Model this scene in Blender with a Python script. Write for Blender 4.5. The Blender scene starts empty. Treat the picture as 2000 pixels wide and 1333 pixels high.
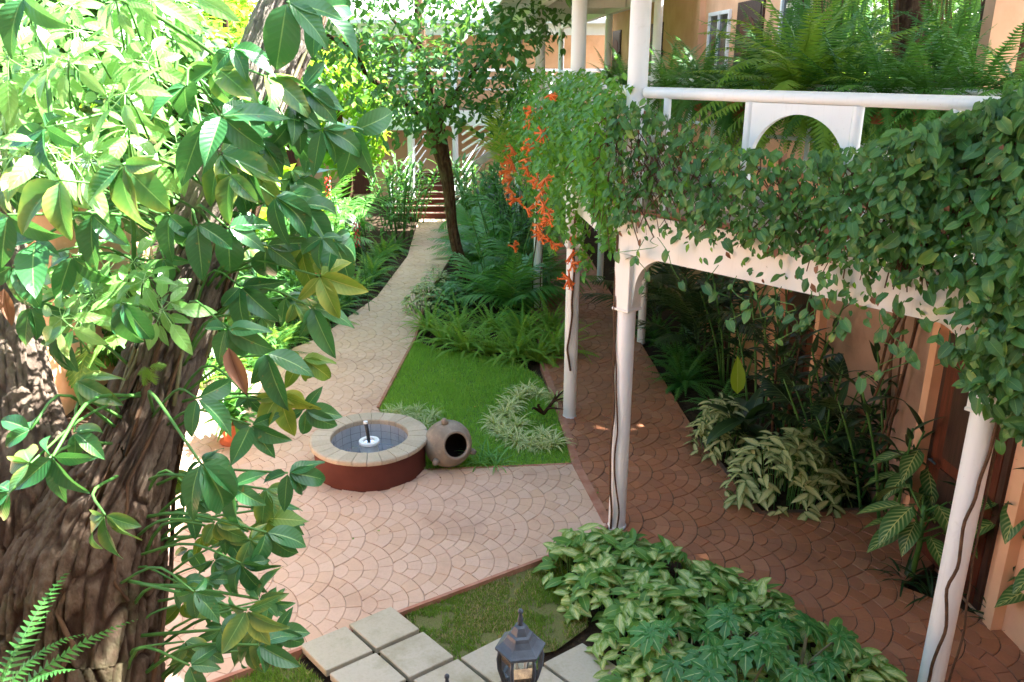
import bpy, math, random
import numpy as np
from mathutils import Vector, Matrix

# ------------------------------------------------------------------ camera, sky, sun, exposure
SC = bpy.context.scene
COL = SC.collection
CAM_H, FPX, PITCH = 4.6, 1600.0, math.radians(18.8)
cam_d = bpy.data.cameras.new('camera'); cam = bpy.data.objects.new('camera', cam_d); COL.objects.link(cam)
cam.location = (0, 0, CAM_H); cam.rotation_euler = (math.radians(90) - PITCH, 0, 0)
cam_d.sensor_width = 36; cam_d.lens = 36 * FPX / 2000; cam_d.clip_start = .05; cam_d.clip_end = 600
cam_d.dof.use_dof = True; cam_d.dof.focus_distance = 5.0; cam_d.dof.aperture_fstop = 7
SC.camera = cam

SUN_EL, SUN_AZ = math.radians(56), math.radians(72)      # azimuth measured from +Y towards +X
world = bpy.data.worlds.new('World'); SC.world = world; world.use_nodes = True
wn = world.node_tree; wn.nodes.clear()
sky = wn.nodes.new('ShaderNodeTexSky'); sky.sky_type = 'NISHITA'; sky.sun_disc = False
sky.sun_elevation = SUN_EL; sky.sun_rotation = SUN_AZ; sky.air_density = 1.0; sky.dust_density = 3.0; sky.ozone_density = .6
bg = wn.nodes.new('ShaderNodeBackground'); bg.inputs[1].default_value = .075
wo = wn.nodes.new('ShaderNodeOutputWorld')
wn.links.new(sky.outputs[0], bg.inputs[0]); wn.links.new(bg.outputs[0], wo.inputs[0])
sun_d = bpy.data.lights.new('sun', 'SUN'); sun_d.energy = 5.0; sun_d.angle = math.radians(.5); sun_d.color = (1, .95, .86)
sun = bpy.data.objects.new('sun', sun_d); COL.objects.link(sun)
to_sun = Vector((math.sin(SUN_AZ) * math.cos(SUN_EL), math.cos(SUN_AZ) * math.cos(SUN_EL), math.sin(SUN_EL)))
sun.rotation_euler = to_sun.to_track_quat('Z', 'Y').to_euler(); sun.location = to_sun * 40
vs = SC.view_settings
vs.view_transform = 'Standard'; vs.look = 'None'; vs.gamma = 1; vs.use_curve_mapping = False; vs.exposure = 3.2
try:
    vs.use_white_balance = True; vs.white_balance_temperature = 6050; vs.white_balance_tint = 8
except Exception: pass
SC.render.engine = 'CYCLES'
SC.cycles.max_bounces = 6; SC.cycles.diffuse_bounces = 3; SC.cycles.transmission_bounces = 4; SC.cycles.transparent_max_bounces = 6
SC.cycles.use_denoising = True

# ------------------------------------------------------------------ measuring helpers (photo pixel -> place in the world)
_c, _s = math.cos(PITCH), math.sin(PITCH)
def ray(px, py):
    u, v = (px - 1000) / FPX, (666.5 - py) / FPX
    return Vector((u, _c + v * _s, -_s + v * _c))
def G(px, py, z=0.0):
    d = ray(px, py); t = (z - CAM_H) / d.z
    return Vector((d.x * t, d.y * t, z))
def P(px, py, depth):
    return Vector((0, 0, CAM_H)) + ray(px, py) * depth
CAM = Vector((0, 0, CAM_H)); RIGHT = Vector((1, 0, 0)); UPV = Vector((0, _s, _c)); BACK = Vector((0, -_c, _s)); Z = Vector((0, 0, 1))
def dist(p): return (Vector(p) - CAM).length

# ------------------------------------------------------------------ noise
def _hash(i, j, k):
    n = (i * 374761393 + j * 668265263 + k * 2147483647 // 7 + 1013904223) & 0x7fffffff
    n = ((n ^ (n >> 13)) * 1274126177) & 0x7fffffff
    return ((n ^ (n >> 16)) & 0xffff) / 65535.0
def noise3(p):
    p = np.asarray(p, float); f = np.floor(p).astype(np.int64); w = p - f; w = w * w * (3 - 2 * w); r = 0
    for a in (0, 1):
        for b in (0, 1):
            for c in (0, 1):
                h = _hash(f[..., 0] + a, f[..., 1] + b, f[..., 2] + c)
                r = r + h * (w[..., 0] if a else 1 - w[..., 0]) * (w[..., 1] if b else 1 - w[..., 1]) * (w[..., 2] if c else 1 - w[..., 2])
    return r

# ------------------------------------------------------------------ meshes and objects
def worley(p):
    """distance difference between the two nearest cell points: small along cell borders"""
    p = np.asarray(p, float); f = np.floor(p).astype(np.int64); d1 = np.full(p.shape[:-1], 9.0); d2 = d1.copy()
    for a in (-1, 0, 1):
        for b in (-1, 0, 1):
            for c in (-1, 0, 1):
                i, j, k = f[..., 0] + a, f[..., 1] + b, f[..., 2] + c
                q = np.stack([i + _hash(i, j, k), j + _hash(j + 17, k, i), k + _hash(k + 31, i, j)], -1); d = np.sqrt(((q - p) ** 2).sum(-1))
                d2 = np.where(d < d1, d1, np.minimum(d2, d)); d1 = np.minimum(d1, d)
    return d2 - d1

def np_mesh(name, V, F, mat, uv=None, rnd=None, smooth=True):
    """V (n,3), F list of index lists or an int array; one material."""
    me = bpy.data.meshes.new(name)
    V = np.asarray(V, np.float32).reshape(-1, 3)
    if isinstance(F, np.ndarray):
        k = F.shape[1]; flat = F.ravel(); starts = np.arange(len(F)) * k
    else:
        flat = np.fromiter((i for f in F for i in f), np.int32); ln = np.array([len(f) for f in F]); starts = np.concatenate(([0], np.cumsum(ln)[:-1]))
    me.vertices.add(len(V)); me.vertices.foreach_set('co', V.ravel())
    me.loops.add(len(flat)); me.loops.foreach_set('vertex_index', flat.astype(np.int32))
    me.polygons.add(len(starts)); me.polygons.foreach_set('loop_start', starts.astype(np.int32))
    if uv is not None:
        l = me.uv_layers.new(name='UVMap'); l.data.foreach_set('uv', np.asarray(uv, np.float32)[flat].ravel())
    if rnd is not None:
        a = me.attributes.new('rnd', 'FLOAT', 'POINT'); a.data.foreach_set('value', np.asarray(rnd, np.float32))
    me.update(calc_edges=True)
    me.polygons.foreach_set('use_smooth', np.full(len(starts), bool(smooth)))
    if isinstance(mat, (list, tuple)):
        for m in mat: me.materials.append(m)
    elif mat: me.materials.append(mat)
    return me

def link(name, data, parent=None, mat4=None, kind=None):
    o = bpy.data.objects.new(name, data); COL.objects.link(o)
    if parent: o.parent = parent
    if mat4 is not None: o.matrix_local = mat4
    if kind: o['kind'] = kind
    return o
def tag(o, label, cat, group=None, kind=None):
    o['label'] = label; o['category'] = cat
    if group: o['group'] = group
    if kind: o['kind'] = kind
    return o
def thing(name, label, cat, loc=(0, 0, 0), group=None):
    o = link(name, None); o.location = loc; o.empty_display_size = .1
    return tag(o, label, cat, group)
def struct(name, data):
    return link(name, data, kind='structure')

class MB:
    """collects shapes in world coordinates; build() links ONE mesh object."""
    def __init__(s): s.V = []; s.F = []
    def add(s, V, F):
        b = len(s.V); s.V += [tuple(v) for v in V]; s.F += [[i + b for i in f] for f in F]; return s
    def box(s, c, h, ax=None):
        c = Vector(c); ax = ax or (Vector((1, 0, 0)), Vector((0, 1, 0)), Vector((0, 0, 1)))
        V = [c + ax[0] * (h[0] * i) + ax[1] * (h[1] * j) + ax[2] * (h[2] * k) for k in (-1, 1) for j in (-1, 1) for i in (-1, 1)]
        return s.add(V, [(0, 2, 3, 1), (4, 5, 7, 6), (0, 1, 5, 4), (2, 6, 7, 3), (0, 4, 6, 2), (1, 3, 7, 5)])
    def bbox(s, c, h, ax=None, b=.006):
        """box with chamfered edges"""
        c = Vector(c); ax = ax or (Vector((1, 0, 0)), Vector((0, 1, 0)), Vector((0, 0, 1)))
        V = []
        for k in (-1, 1):
            for j in (-1, 1):
                for i in (-1, 1):
                    for m in range(3):
                        q = [h[0] * i, h[1] * j, h[2] * k]
                        for n in range(3):
                            if n != m: q[n] -= b * (i, j, k)[n]
                        V.append(c + ax[0] * q[0] + ax[1] * q[1] + ax[2] * q[2])
        ix = lambda i, j, k, m: ((k > 0) * 4 + (j > 0) * 2 + (i > 0)) * 3 + m
        F = []
        sg = [(-1, -1), (1, -1), (1, 1), (-1, 1)]
        for d in (-1, 1):
            F.append([ix(d, a, b_, 0) for a, b_ in sg][::d])
            F.append([ix(a, d, b_, 1) for a, b_ in sg][::-d])
            F.append([ix(a, b_, d, 2) for a, b_ in sg][::d])
        for a in (-1, 1):
            for b_ in (-1, 1):
                F.append([ix(a, b_, -1, 0), ix(a, b_, 1, 0), ix(a, b_, 1, 1), ix(a, b_, -1, 1)][::a * b_])
                F.append([ix(a, -1, b_, 0), ix(a, 1, b_, 0), ix(a, 1, b_, 2), ix(a, -1, b_, 2)][::-a * b_])
                F.append([ix(-1, a, b_, 1), ix(1, a, b_, 1), ix(1, a, b_, 2), ix(-1, a, b_, 2)][::a * b_])
        for i in (-1, 1):
            for j in (-1, 1):
                for k in (-1, 1):
                    F.append([ix(i, j, k, 0), ix(i, j, k, 1), ix(i, j, k, 2)][::i * j * k])
        return s.add(V, F)
    def tube(s, pts, r, n=8, cap=True):
        pts = [Vector(p) for p in pts]; m = len(pts)
        if not hasattr(r, '__len__'): r = [r] * m
        V = []; F = []
        t0 = (pts[1] - pts[0]).normalized(); u = t0.orthogonal().normalized()
        for i, p in enumerate(pts):
            t = (pts[min(i + 1, m - 1)] - pts[max(i - 1, 0)]).normalized()
            u = (u - t * u.dot(t)).normalized(); w = t.cross(u)
            for k in range(n):
                a = 2 * math.pi * k / n; V.append(p + (u * math.cos(a) + w * math.sin(a)) * r[i])
        for i in range(m - 1):
            for k in range(n):
                F.append((i * n + k, i * n + (k + 1) % n, (i + 1) * n + (k + 1) % n, (i + 1) * n + k))
        if cap: F.append(tuple(range(n))[::-1]); F.append(tuple((m - 1) * n + k for k in range(n)))
        return s.add(V, F)
    def lathe(s, prof, c=(0, 0, 0), n=32, rot=None, a0=0, a1=2 * math.pi):
        """prof list of (r,z); closed turn unless a0/a1 given"""
        c = Vector(c); full = abs(a1 - a0 - 2 * math.pi) < 1e-6; m = n if full else n + 1
        V = []; F = []
        for r, z in prof:
            for k in range(m):
                a = a0 + (a1 - a0) * k / n; q = Vector((r * math.cos(a), r * math.sin(a), z))
                V.append(c + (rot @ q if rot else q))
        for i in range(len(prof) - 1):
            for k in range(n):
                k2 = (k + 1) % m; F.append((i * m + k, i * m + k2, (i + 1) * m + k2, (i + 1) * m + k))
        return s.add(V, F)
    def prism(s, poly, d):
        """poly: list of 3D points (planar), extruded by vector d"""
        n = len(poly); d = Vector(d); V = [Vector(p) for p in poly] + [Vector(p) + d for p in poly]
        return s.add(V, [tuple(range(n))[::-1], tuple(range(n, 2 * n))] + [(i, (i + 1) % n, n + (i + 1) % n, n + i) for i in range(n)])
    def band(s, poly, o0, o1, z0, z1, closed=False):
        """box section swept along a ground polyline with mitred corners; offsets positive to the right"""
        pts = [Vector((p[0], p[1])) for p in poly]; m = len(pts); N = []
        for i in range(m):
            ds = []
            if i > 0 or closed: ds.append((pts[i] - pts[i - 1]).normalized())
            if i < m - 1 or closed: ds.append((pts[(i + 1) % m] - pts[i]).normalized())
            ns = [Vector((d.y, -d.x)) for d in ds]; b = sum(ns, Vector((0, 0))).normalized()
            N.append(b / max(.3, b.dot(ns[0])))
        V = []
        for i in range(m):
            a = pts[i] + N[i] * o0; b = pts[i] + N[i] * o1
            zz0 = z0 if not hasattr(z0, '__len__') else None
            za0, zb0 = (z0, z0) if not hasattr(z0, '__len__') else z0
            za1, zb1 = (z1, z1) if not hasattr(z1, '__len__') else z1
            V += [(a.x, a.y, za0), (b.x, b.y, zb0), (b.x, b.y, zb1), (a.x, a.y, za1)]
        F = []
        for i in range(m - 1):
            for k in range(4): F.append((i * 4 + k, i * 4 + (k + 1) % 4, i * 4 + 4 + (k + 1) % 4, i * 4 + 4 + k))
        F += [(0, 3, 2, 1), tuple((m - 1) * 4 + k for k in range(4))]
        return s.add(V, F)
    def build(s, name, mat, parent=None, smooth=False, kind=None, uv=None, auto=None):
        me = np_mesh(name, s.V, s.F, mat, smooth=smooth or auto is not None)
        if parent is not None:
            inv = parent.matrix_world.inverted() if parent.parent is None else None
        o = link(name, me, parent, kind=kind)
        if parent is not None:                       # vertices are in world coordinates
            L = Vector(parent.location) if parent.parent is None else Vector(parent.parent.location)
            if parent.parent is None: o.location = -L
        if auto is not None:
            try: me.set_sharp_from_angle(angle=math.radians(auto))
            except Exception: pass
        return o

def spline(pts, n):
    """Catmull-Rom through tuples of any width"""
    A = np.array(pts, float); A = np.vstack((2 * A[0] - A[1], A, 2 * A[-1] - A[-2])); m = len(A) - 3; out = []
    for q in np.linspace(0, m - 1e-9, n):
        i = int(q); t = q - i; a, b, c, d = A[i:i + 4]
        out.append(.5 * ((2 * b) + (c - a) * t + (2 * a - 5 * b + 4 * c - d) * t * t + (3 * b - a - 3 * c + d) * t ** 3))
    return np.array(out)

# ------------------------------------------------------------------ materials
def lin(h):
    h = h.lstrip('#'); r = []
    for i in (0, 2, 4):
        v = int(h[i:i + 2], 16) / 255; r.append(v / 12.92 if v <= .04045 else ((v + .055) / 1.055) ** 2.4)
    return tuple(r)
class NT:
    def __init__(s, name):
        s.m = bpy.data.materials.new(name); s.m.use_nodes = True; s.t = s.m.node_tree; s.t.nodes.clear()
        s.out = s.n('OutputMaterial')
    def n(s, typ, **kw):
        x = s.t.nodes.new('ShaderNode' + typ)
        for k, v in kw.items(): setattr(x, k, v)
        return x
    def l(s, a, b): s.t.links.new(a, b)
    def put(s, sock, v):
        if isinstance(v, bpy.types.NodeSocket): s.l(v, sock)
        elif isinstance(v, tuple) and len(v) == 3 and len(sock.default_value) == 4: sock.default_value = (*v, 1)
        else: sock.default_value = v
    def math(s, op, a, b=0.0, clamp=False):
        x = s.n('Math', operation=op, use_clamp=clamp); s.put(x.inputs[0], a); s.put(x.inputs[1], b); return x.outputs[0]
    def mix(s, f, a, b, mode='MIX'):
        x = s.n('Mix', data_type='RGBA', blend_type=mode); s.put(x.inputs[0], f); s.put(x.inputs[6], a); s.put(x.inputs[7], b); return x.outputs[2]
    def ramp(s, f, stops):
        x = s.n('ValToRGB'); e = x.color_ramp.elements
        while len(e) < len(stops): e.new(.5)
        for q, (p, c) in zip(e, stops): q.position = p; q.color = (*c, 1) if isinstance(c, tuple) else (c, c, c, 1)
        s.put(x.inputs[0], f); return x.outputs[0]
    def noise(s, vec, scale, detail=4, rough=.55, out=0):
        x = s.n('TexNoise'); x.inputs['Scale'].default_value = scale; x.inputs['Detail'].default_value = detail; x.inputs['Roughness'].default_value = rough
        if vec is not None: s.l(vec, x.inputs['Vector'])
        return x.outputs[out]
    def pos(s): return s.n('NewGeometry').outputs['Position']
    def objc(s): return s.n('TexCoord').outputs['Object']
    def scale(s, vec, sc):
        x = s.n('Mapping'); s.l(vec, x.inputs[0]); x.inputs['Scale'].default_value = sc; return x.outputs[0]
    def attr(s, name='rnd'):
        x = s.n('Attribute'); x.attribute_name = name; return x.outputs['Fac']
    def orand(s): return s.n('ObjectInfo').outputs['Random']
    def bump(s, h, strength=.4, dist=.01):
        x = s.n('Bump'); x.inputs['Strength'].default_value = strength; x.inputs['Distance'].default_value = dist; s.l(h, x.inputs['Height']); return x.outputs[0]
    def bsdf(s, col, rough=.6, spec=.4, normal=None, metal=0, **kw):
        x = s.n('BsdfPrincipled'); s.put(x.inputs['Base Color'], col); s.put(x.inputs['Roughness'], rough); s.put(x.inputs['Specular IOR Level'], spec); x.inputs['Metallic'].default_value = metal
        if normal: s.l(normal, x.inputs['Normal'])
        for k, v in kw.items(): s.put(x.inputs[k], v)
        return x.outputs[0]
    def done(s, sh): s.l(sh, s.out.inputs[0]); return s.m

def painted(name, c1, c2, grime, rust):
    """brushed white paint with run-down grime and chipped specks"""
    t = NT(name); p = t.pos(); c = t.mix(t.noise(p, 3), c1, c2)
    c = t.mix(t.ramp(t.noise(t.scale(p, (26, 26, 1.3)), 1.6, 5, .65), [(.55, 0.0), (.85, .22)]), c, grime)
    c = t.mix(t.ramp(t.noise(p, 5, 6, .75), [(.6, 0.0), (.74, .25)]), c, grime); c = t.mix(t.ramp(t.noise(p, 34, 4, .7), [(.7, 0.0), (.73, .75)]), c, rust)
    return t.done(t.bsdf(c, t.ramp(t.noise(p, 8, 3), [(.3, .32), (.7, .55)]), .45, t.bump(t.noise(p, 60, 4), .12, .006)))

def simple(name, c1, c2, scale=6, rough=.6, bump=.15, spec=.4, dirt=None, stretch=(1, 1, 1), bscale=None, metal=0):
    t = NT(name); p = t.scale(t.pos(), stretch); f = t.noise(p, scale); c = t.mix(t.ramp(f, [(.35, 0.0), (.68, 1.0)]), c1, c2)
    if dirt:
        d = t.noise(t.pos(), dirt[1], 6, .7); c = t.mix(t.ramp(d, [(.52, 0.0), (.75, dirt[2])]), c, dirt[0])
    nb = t.noise(p, bscale or scale * 6, 5, .6)
    return t.done(t.bsdf(c, rough, spec, t.bump(nb, bump, .01), metal))

def leaf_mat(name, c1, c2, rib=None, ribw=.05, veins=0, vc=None, var=None, edge=None, rough=.42, trans=.3, spec=.45, tcol=None, hue=.5, vscale=12, bumpv=.3, dry=None, spot=None):
    """u across (0..1), v along; object/point randomness picks between the two greens."""
    warm = lambda q: (min(1, q[0] * 1.12), q[1], q[2] * .72)
    if name not in ('orange trumpet petal', 'red ginger bract', 'dead brown leaf', 'climber leaf', 'bright palmate leaf'): c1, c2 = warm(c1), warm(c2); vc = vc and warm(vc); rib = rib and warm(rib)
    t = NT(name); uv = t.n('UVMap').outputs[0]; sx = t.n('SeparateXYZ'); t.l(uv, sx.inputs[0]); u, v = sx.outputs[0], sx.outputs[1]
    au = t.math('ABSOLUTE', t.math('SUBTRACT', t.math('MULTIPLY', u, 2), 1))
    r = t.math('FRACT', t.math('ADD', t.orand(), t.attr()))
    f = t.noise(t.pos(), 9, 3); fac = t.math('ADD', t.math('MULTIPLY', r, .75), t.math('MULTIPLY', f, .4))
    c = t.mix(t.math('SUBTRACT', fac, .1, True), c1, c2)
    h = None
    if veins:
        w = t.math('SUBTRACT', t.math('MULTIPLY', v, veins), t.math('MULTIPLY', au, veins * .16))
        tri = t.math('ABSOLUTE', t.math('SUBTRACT', t.math('FRACT', w), .5))
        vn = t.math('SUBTRACT', 1, t.math('MULTIPLY', tri, 9), True); h = t.math('MULTIPLY', tri, -1)
        if vc: c = t.mix(t.math('MULTIPLY', vn, .32), c, vc)
    if var:
        mode, vcol = var[0], var[1]
        if mode == 'center':
            nn = t.noise(t.scale(uv, (3, 1.2, 1)), vscale, 4, .6); k = t.math('SUBTRACT', t.math('ADD', nn, var[2]), t.math('MULTIPLY', au, var[3]))
            c = t.mix(t.ramp(k, [(.42, 0.0), (.58, 1.0)]), c, vcol)
        elif mode == 'edge':
            c = t.mix(t.ramp(au, [(var[2], 0.0), (var[2] + .12, 1.0)]), c, vcol)
        elif mode == 'stripe':
            c = t.mix(t.ramp(au, [(var[2], 1.0), (var[2] + .15, 0.0)]), c, vcol)
        elif mode == 'feather':
            w = t.math('SUBTRACT', t.math('MULTIPLY', v, 9), t.math('MULTIPLY', au, 2.2)); tri = t.math('ABSOLUTE', t.math('SUBTRACT', t.math('FRACT', w), .5))
            k = t.math('MULTIPLY', t.math('SUBTRACT', 1, t.math('MULTIPLY', tri, var[2]), True), t.math('SUBTRACT', 1.15, au, True)); c = t.mix(k, c, vcol)
    if edge:
        k = t.math('MULTIPLY', t.math('ADD', t.math('MULTIPLY', au, au), t.math('MULTIPLY', v, .35)), t.ramp(r, [(edge[1], 0.0), (min(1, edge[1] + .15), 1.0)]))
        k = t.math('MULTIPLY', k, t.ramp(f, [(.35, 0.0), (.6, 1.0)])); c = t.mix(k, c, edge[0])
    if spot: c = t.mix(t.ramp(t.noise(t.pos(), 38, 3, .6), [(.66, 0.0), (.72, .8)]), c, spot)
    if dry: c = t.mix(t.ramp(r, [(dry[1], 0.0), (dry[1] + .02, 1.0)]), c, dry[0])
    if rib:
        c = t.mix(t.ramp(au, [(ribw * .5, 1.0), (ribw, 0.0)]), c, rib)
    nrm = t.bump(h, bumpv, .004) if h is not None else None
    b = t.bsdf(c, rough, spec, nrm)
    tr = t.n('BsdfTranslucent'); t.put(tr.inputs[0], t.mix(.6, c, tcol or (min(1, c2[0] * 2.2), min(1, c2[1] * 1.7), c2[2] * .7)))
    m = t.n('MixShader'); m.inputs[0].default_value = trans; t.l(b, m.inputs[1]); t.l(tr.outputs[0], m.inputs[2])
    return t.done(m.outputs[0])
# ------------------------------------------------------------------ surface materials
def stone_mat(name, cols, joint_dirt, rough=.75, rough2=None, spec=.3, stain=None):
    t = NT(name); r = t.attr(); p = t.pos()
    c = t.ramp(r, [(i / (len(cols) - 1), c) for i, c in enumerate(cols)])
    c = t.mix(t.math('MULTIPLY', t.noise(p, 2.2, 5, .65), .45), c, t.mix(.5, c, cols[0]))
    g = t.noise(p, 45, 4, .7); c = t.mix(t.ramp(g, [(.45, 0.0), (.8, .35)]), c, joint_dirt)
    if stain:
        d = t.noise(p, .9, 6, .7); c = t.mix(t.ramp(d, [(.5, 0.0), (.72, stain[1])]), c, stain[0])
    rg = t.ramp(t.noise(p, 3, 4), [(.3, rough - .12), (.7, rough + .1)])
    h = t.math('ADD', t.math('MULTIPLY', g, .5), t.noise(p, 160, 3))
    return t.done(t.bsdf(c, rg, spec, t.bump(h, .25, .006)))
M = {}
M['pale_stone'] = stone_mat('pale stamped paving', [lin('#ccaa8e'), lin('#d2b197'), lin('#cfb099'), lin('#d6b8a0')], lin('#b3937f'), .72, stain=(lin('#a3836f'), .6))
M['pale_joint'] = simple('pale paving joint', lin('#b69884'), lin('#c8aa95'), 9, .9, .3)
M['red_stone'] = stone_mat('dark red paving', [lin('#a06747'), lin('#ae7351'), lin('#9b684e'), lin('#b57f5f')], lin('#7c5640'), .45, spec=.5, stain=(lin('#6d4c39'), .7))
M['red_joint'] = simple('dark paving joint', lin('#5a493d'), lin('#785f4e'), 9, .85, .3)
M['kerb'] = simple('path edge concrete', lin('#a0664e'), lin('#b98a72'), 5, .8, .2, dirt=(lin('#5f4a3c'), 3, .7))
M['soil'] = simple('soil', lin('#2e231a'), lin('#4a3a2a'), 14, .95, .9, .2, dirt=(lin('#5c4c3a'), 40, .8), bscale=60)
M['lawn_soil'] = simple('lawn thatch', lin('#5c7a3c'), lin('#73924e'), 9, .95, .8, .1, bscale=80)
M['dry_soil'] = simple('dry lawn thatch', lin('#7f7850'), lin('#6f7a40'), 40, .95, 1.0, .1, dirt=(lin('#3c3122'), 70, .9), bscale=120)
M['slab'] = stone_mat('garden slab concrete', [lin('#b3ac99'), lin('#c2bba9'), lin('#b8b09a')], lin('#8f876c'), .85, stain=(lin('#807a52'), .85))
M['white'] = painted('white painted steel', lin('#e9eae8'), lin('#f1f2f0'), lin('#b5b0a2'), lin('#8d7f6c'))
M['white_wall'] = painted('white painted render', lin('#e4e1d8'), lin('#ece9e2'), lin('#a9a294'), lin('#83786a'))
M['cement_grey'] = simple('grey floor concrete', lin('#8b8378'), lin('#a39a8c'), 4, .85, .2)
M['peach'] = simple('peach wall render', lin('#dca983'), lin('#e8ba95'), 1.6, .85, .25, .2, dirt=(lin('#c08d6a'), 1.1, .55))
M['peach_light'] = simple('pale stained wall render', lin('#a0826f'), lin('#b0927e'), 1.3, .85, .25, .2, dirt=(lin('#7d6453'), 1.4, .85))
M['door_wood'] = simple('dark red door wood', lin('#4d2416'), lin('#6b3420'), 5, .5, .25, .4, stretch=(6, 6, .5))
M['dark_wood'] = simple('dark brown wood', lin('#33201a'), lin('#4a3026'), 5, .5, .25, .4, stretch=(6, 6, .5))
M['oxide'] = simple('oxide red fountain render', lin('#55291f'), lin('#643328'), 3, .7, .2, .3, dirt=(lin('#40211b'), 3, .6))
M['coping'] = stone_mat('sandstone coping', [lin('#b5a892'), lin('#c3b69f'), lin('#baac96'), lin('#b2a58f')], lin('#7b6a52'), .8, stain=(lin('#8a7d68'), .6))
M['tile'] = stone_mat('blue grey basin tile', [lin('#a7adb5'), lin('#b5bac0'), lin('#aab0b9'), lin('#bfc3c8')], lin('#868d99'), .35, spec=.5)
M['grout'] = simple('grout', lin('#5b5d60'), lin('#737578'), 20, .9, .2)
M['pvc_white'] = simple('white plastic', lin('#dfe3e4'), lin('#edf0f0'), 5, .35, .02)
M['pipe_black'] = simple('dark nozzle pipe', lin('#2c2d2f'), lin('#3a3b3d'), 8, .4, .05)
M['clay'] = simple('weathered clay', lin('#7f7567'), lin('#978c7d'), 4, .8, .3, .25, dirt=(lin('#c3b39b'), 3, .8), bscale=40)
M['terracotta'] = simple('terracotta', lin('#b5613f'), lin('#c77350'), 5, .8, .2, .25)
M['black_in'] = simple('dark inside', lin('#2e2620'), lin('#463a31'), 5, .9, .1, .1)
M['iron'] = simple('blue grey lantern paint', lin('#3a444e'), lin('#4a5661'), 14, .45, .15, .5, bscale=90)
M['bulb'] = simple('bulb base', lin('#cfd2d3'), lin('#dfe1e1'), 8, .3, .02)
M['twig'] = simple('dry brown stems', lin('#4a3524'), lin('#6b4e36'), 14, .85, .4)
M['stem_green'] = simple('green stems', lin('#41702f'), lin('#5d8a3f'), 8, .5, .1)
M['stem_pale'] = simple('pale climbing stems', lin('#6f6a4c'), lin('#8a8560'), 10, .6, .4)
def glass_mat():
    t = NT('clear glass'); g = t.n('BsdfGlossy'); g.inputs['Roughness'].default_value = .03; g.inputs[0].default_value = (.9, .95, .95, 1)
    tr = t.n('BsdfTransparent'); tr.inputs[0].default_value = (.9, .93, .92, 1); fr = t.n('Fresnel'); fr.inputs[0].default_value = 1.5
    m = t.n('MixShader'); t.l(fr.outputs[0], m.inputs[0]); t.l(tr.outputs[0], m.inputs[1]); t.l(g.outputs[0], m.inputs[2]); return t.done(m.outputs[0])
M['glass'] = glass_mat()
t = NT('window glass'); M['pane'] = t.done(t.bsdf((.045, .05, .052), .06, .6))
def water_mat():
    t = NT('basin water'); b = t.bsdf((.9, .97, .97), .02, .5, t.bump(t.noise(t.pos(), 14, 2), .12, .01)); b.node.inputs['Transmission Weight'].default_value = 1; b.node.inputs['IOR'].default_value = 1.33
    return t.done(b)
M['water'] = water_mat()
def bark_mat(name, c1, c2, c3, stretch=(5, 5, 2.4)):
    t = NT(name); p = t.scale(t.pos(), stretch); n = t.noise(p, 3.5, 8, .65); c = t.ramp(n, [(.3, c1), (.5, c2), (.72, c3)])
    c = t.mix(t.ramp(t.noise(t.pos(), 3.2, 5, .7), [(.55, 0.0), (.75, .6)]), c, lin('#5f6a45'))
    c = t.mix(t.ramp(t.attr(), [(.3, .72), (.75, 0.0)]), c, lin('#38241a'))
    n2 = t.noise(t.scale(t.pos(), (24, 24, 11)), 3, 8, .75)
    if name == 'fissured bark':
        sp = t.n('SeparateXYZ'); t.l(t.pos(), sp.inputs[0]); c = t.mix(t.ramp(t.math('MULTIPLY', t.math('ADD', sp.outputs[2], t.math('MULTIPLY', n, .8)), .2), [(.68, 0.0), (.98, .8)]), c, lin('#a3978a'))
    return t.done(t.bsdf(c, .95, .15, t.bump(t.math('ADD', n, n2), .9, .02)))
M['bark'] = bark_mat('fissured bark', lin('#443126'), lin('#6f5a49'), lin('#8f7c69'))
M['bark2'] = bark_mat('tree bark', lin('#3a281c'), lin('#5d4532'), lin('#77604a'))

# ------------------------------------------------------------------ ground
MB().add([(-150, -60, -.09), (150, -60, -.09), (150, 240, -.09), (-150, 240, -.09)], [(0, 1, 2, 3)]).build('ground', M['soil'])['kind'] = 'structure'

def clip(poly, cv):
    """Sutherland-Hodgman against a convex ccw polygon"""
    out = poly
    for i in range(len(cv)):
        a, b = cv[i], cv[(i + 1) % len(cv)]; inp = out; out = []
        if not inp: break
        sd = lambda p: (b[0] - a[0]) * (p[1] - a[1]) - (b[1] - a[1]) * (p[0] - a[0])
        for j in range(len(inp)):
            p, q = inp[j], inp[(j + 1) % len(inp)]; sp, sq = sd(p), sd(q)
            if sp >= 0: out.append(p)
            if (sp >= 0) != (sq >= 0):
                k = sp / (sp - sq); out.append((p[0] + (q[0] - p[0]) * k, p[1] + (q[1] - p[1]) * k))
    return out
def inside(p, cv, eps=1e-6):
    return all((cv[(i + 1) % len(cv)][0] - a[0]) * (p[1] - a[1]) - (cv[(i + 1) % len(cv)][1] - a[1]) * (p[0] - a[0]) >= -eps for i, a in enumerate(cv))
def area(p): return .5 * sum(p[i][0] * p[(i + 1) % len(p)][1] - p[(i + 1) % len(p)][0] * p[i][1] for i in range(len(p)))

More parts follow.
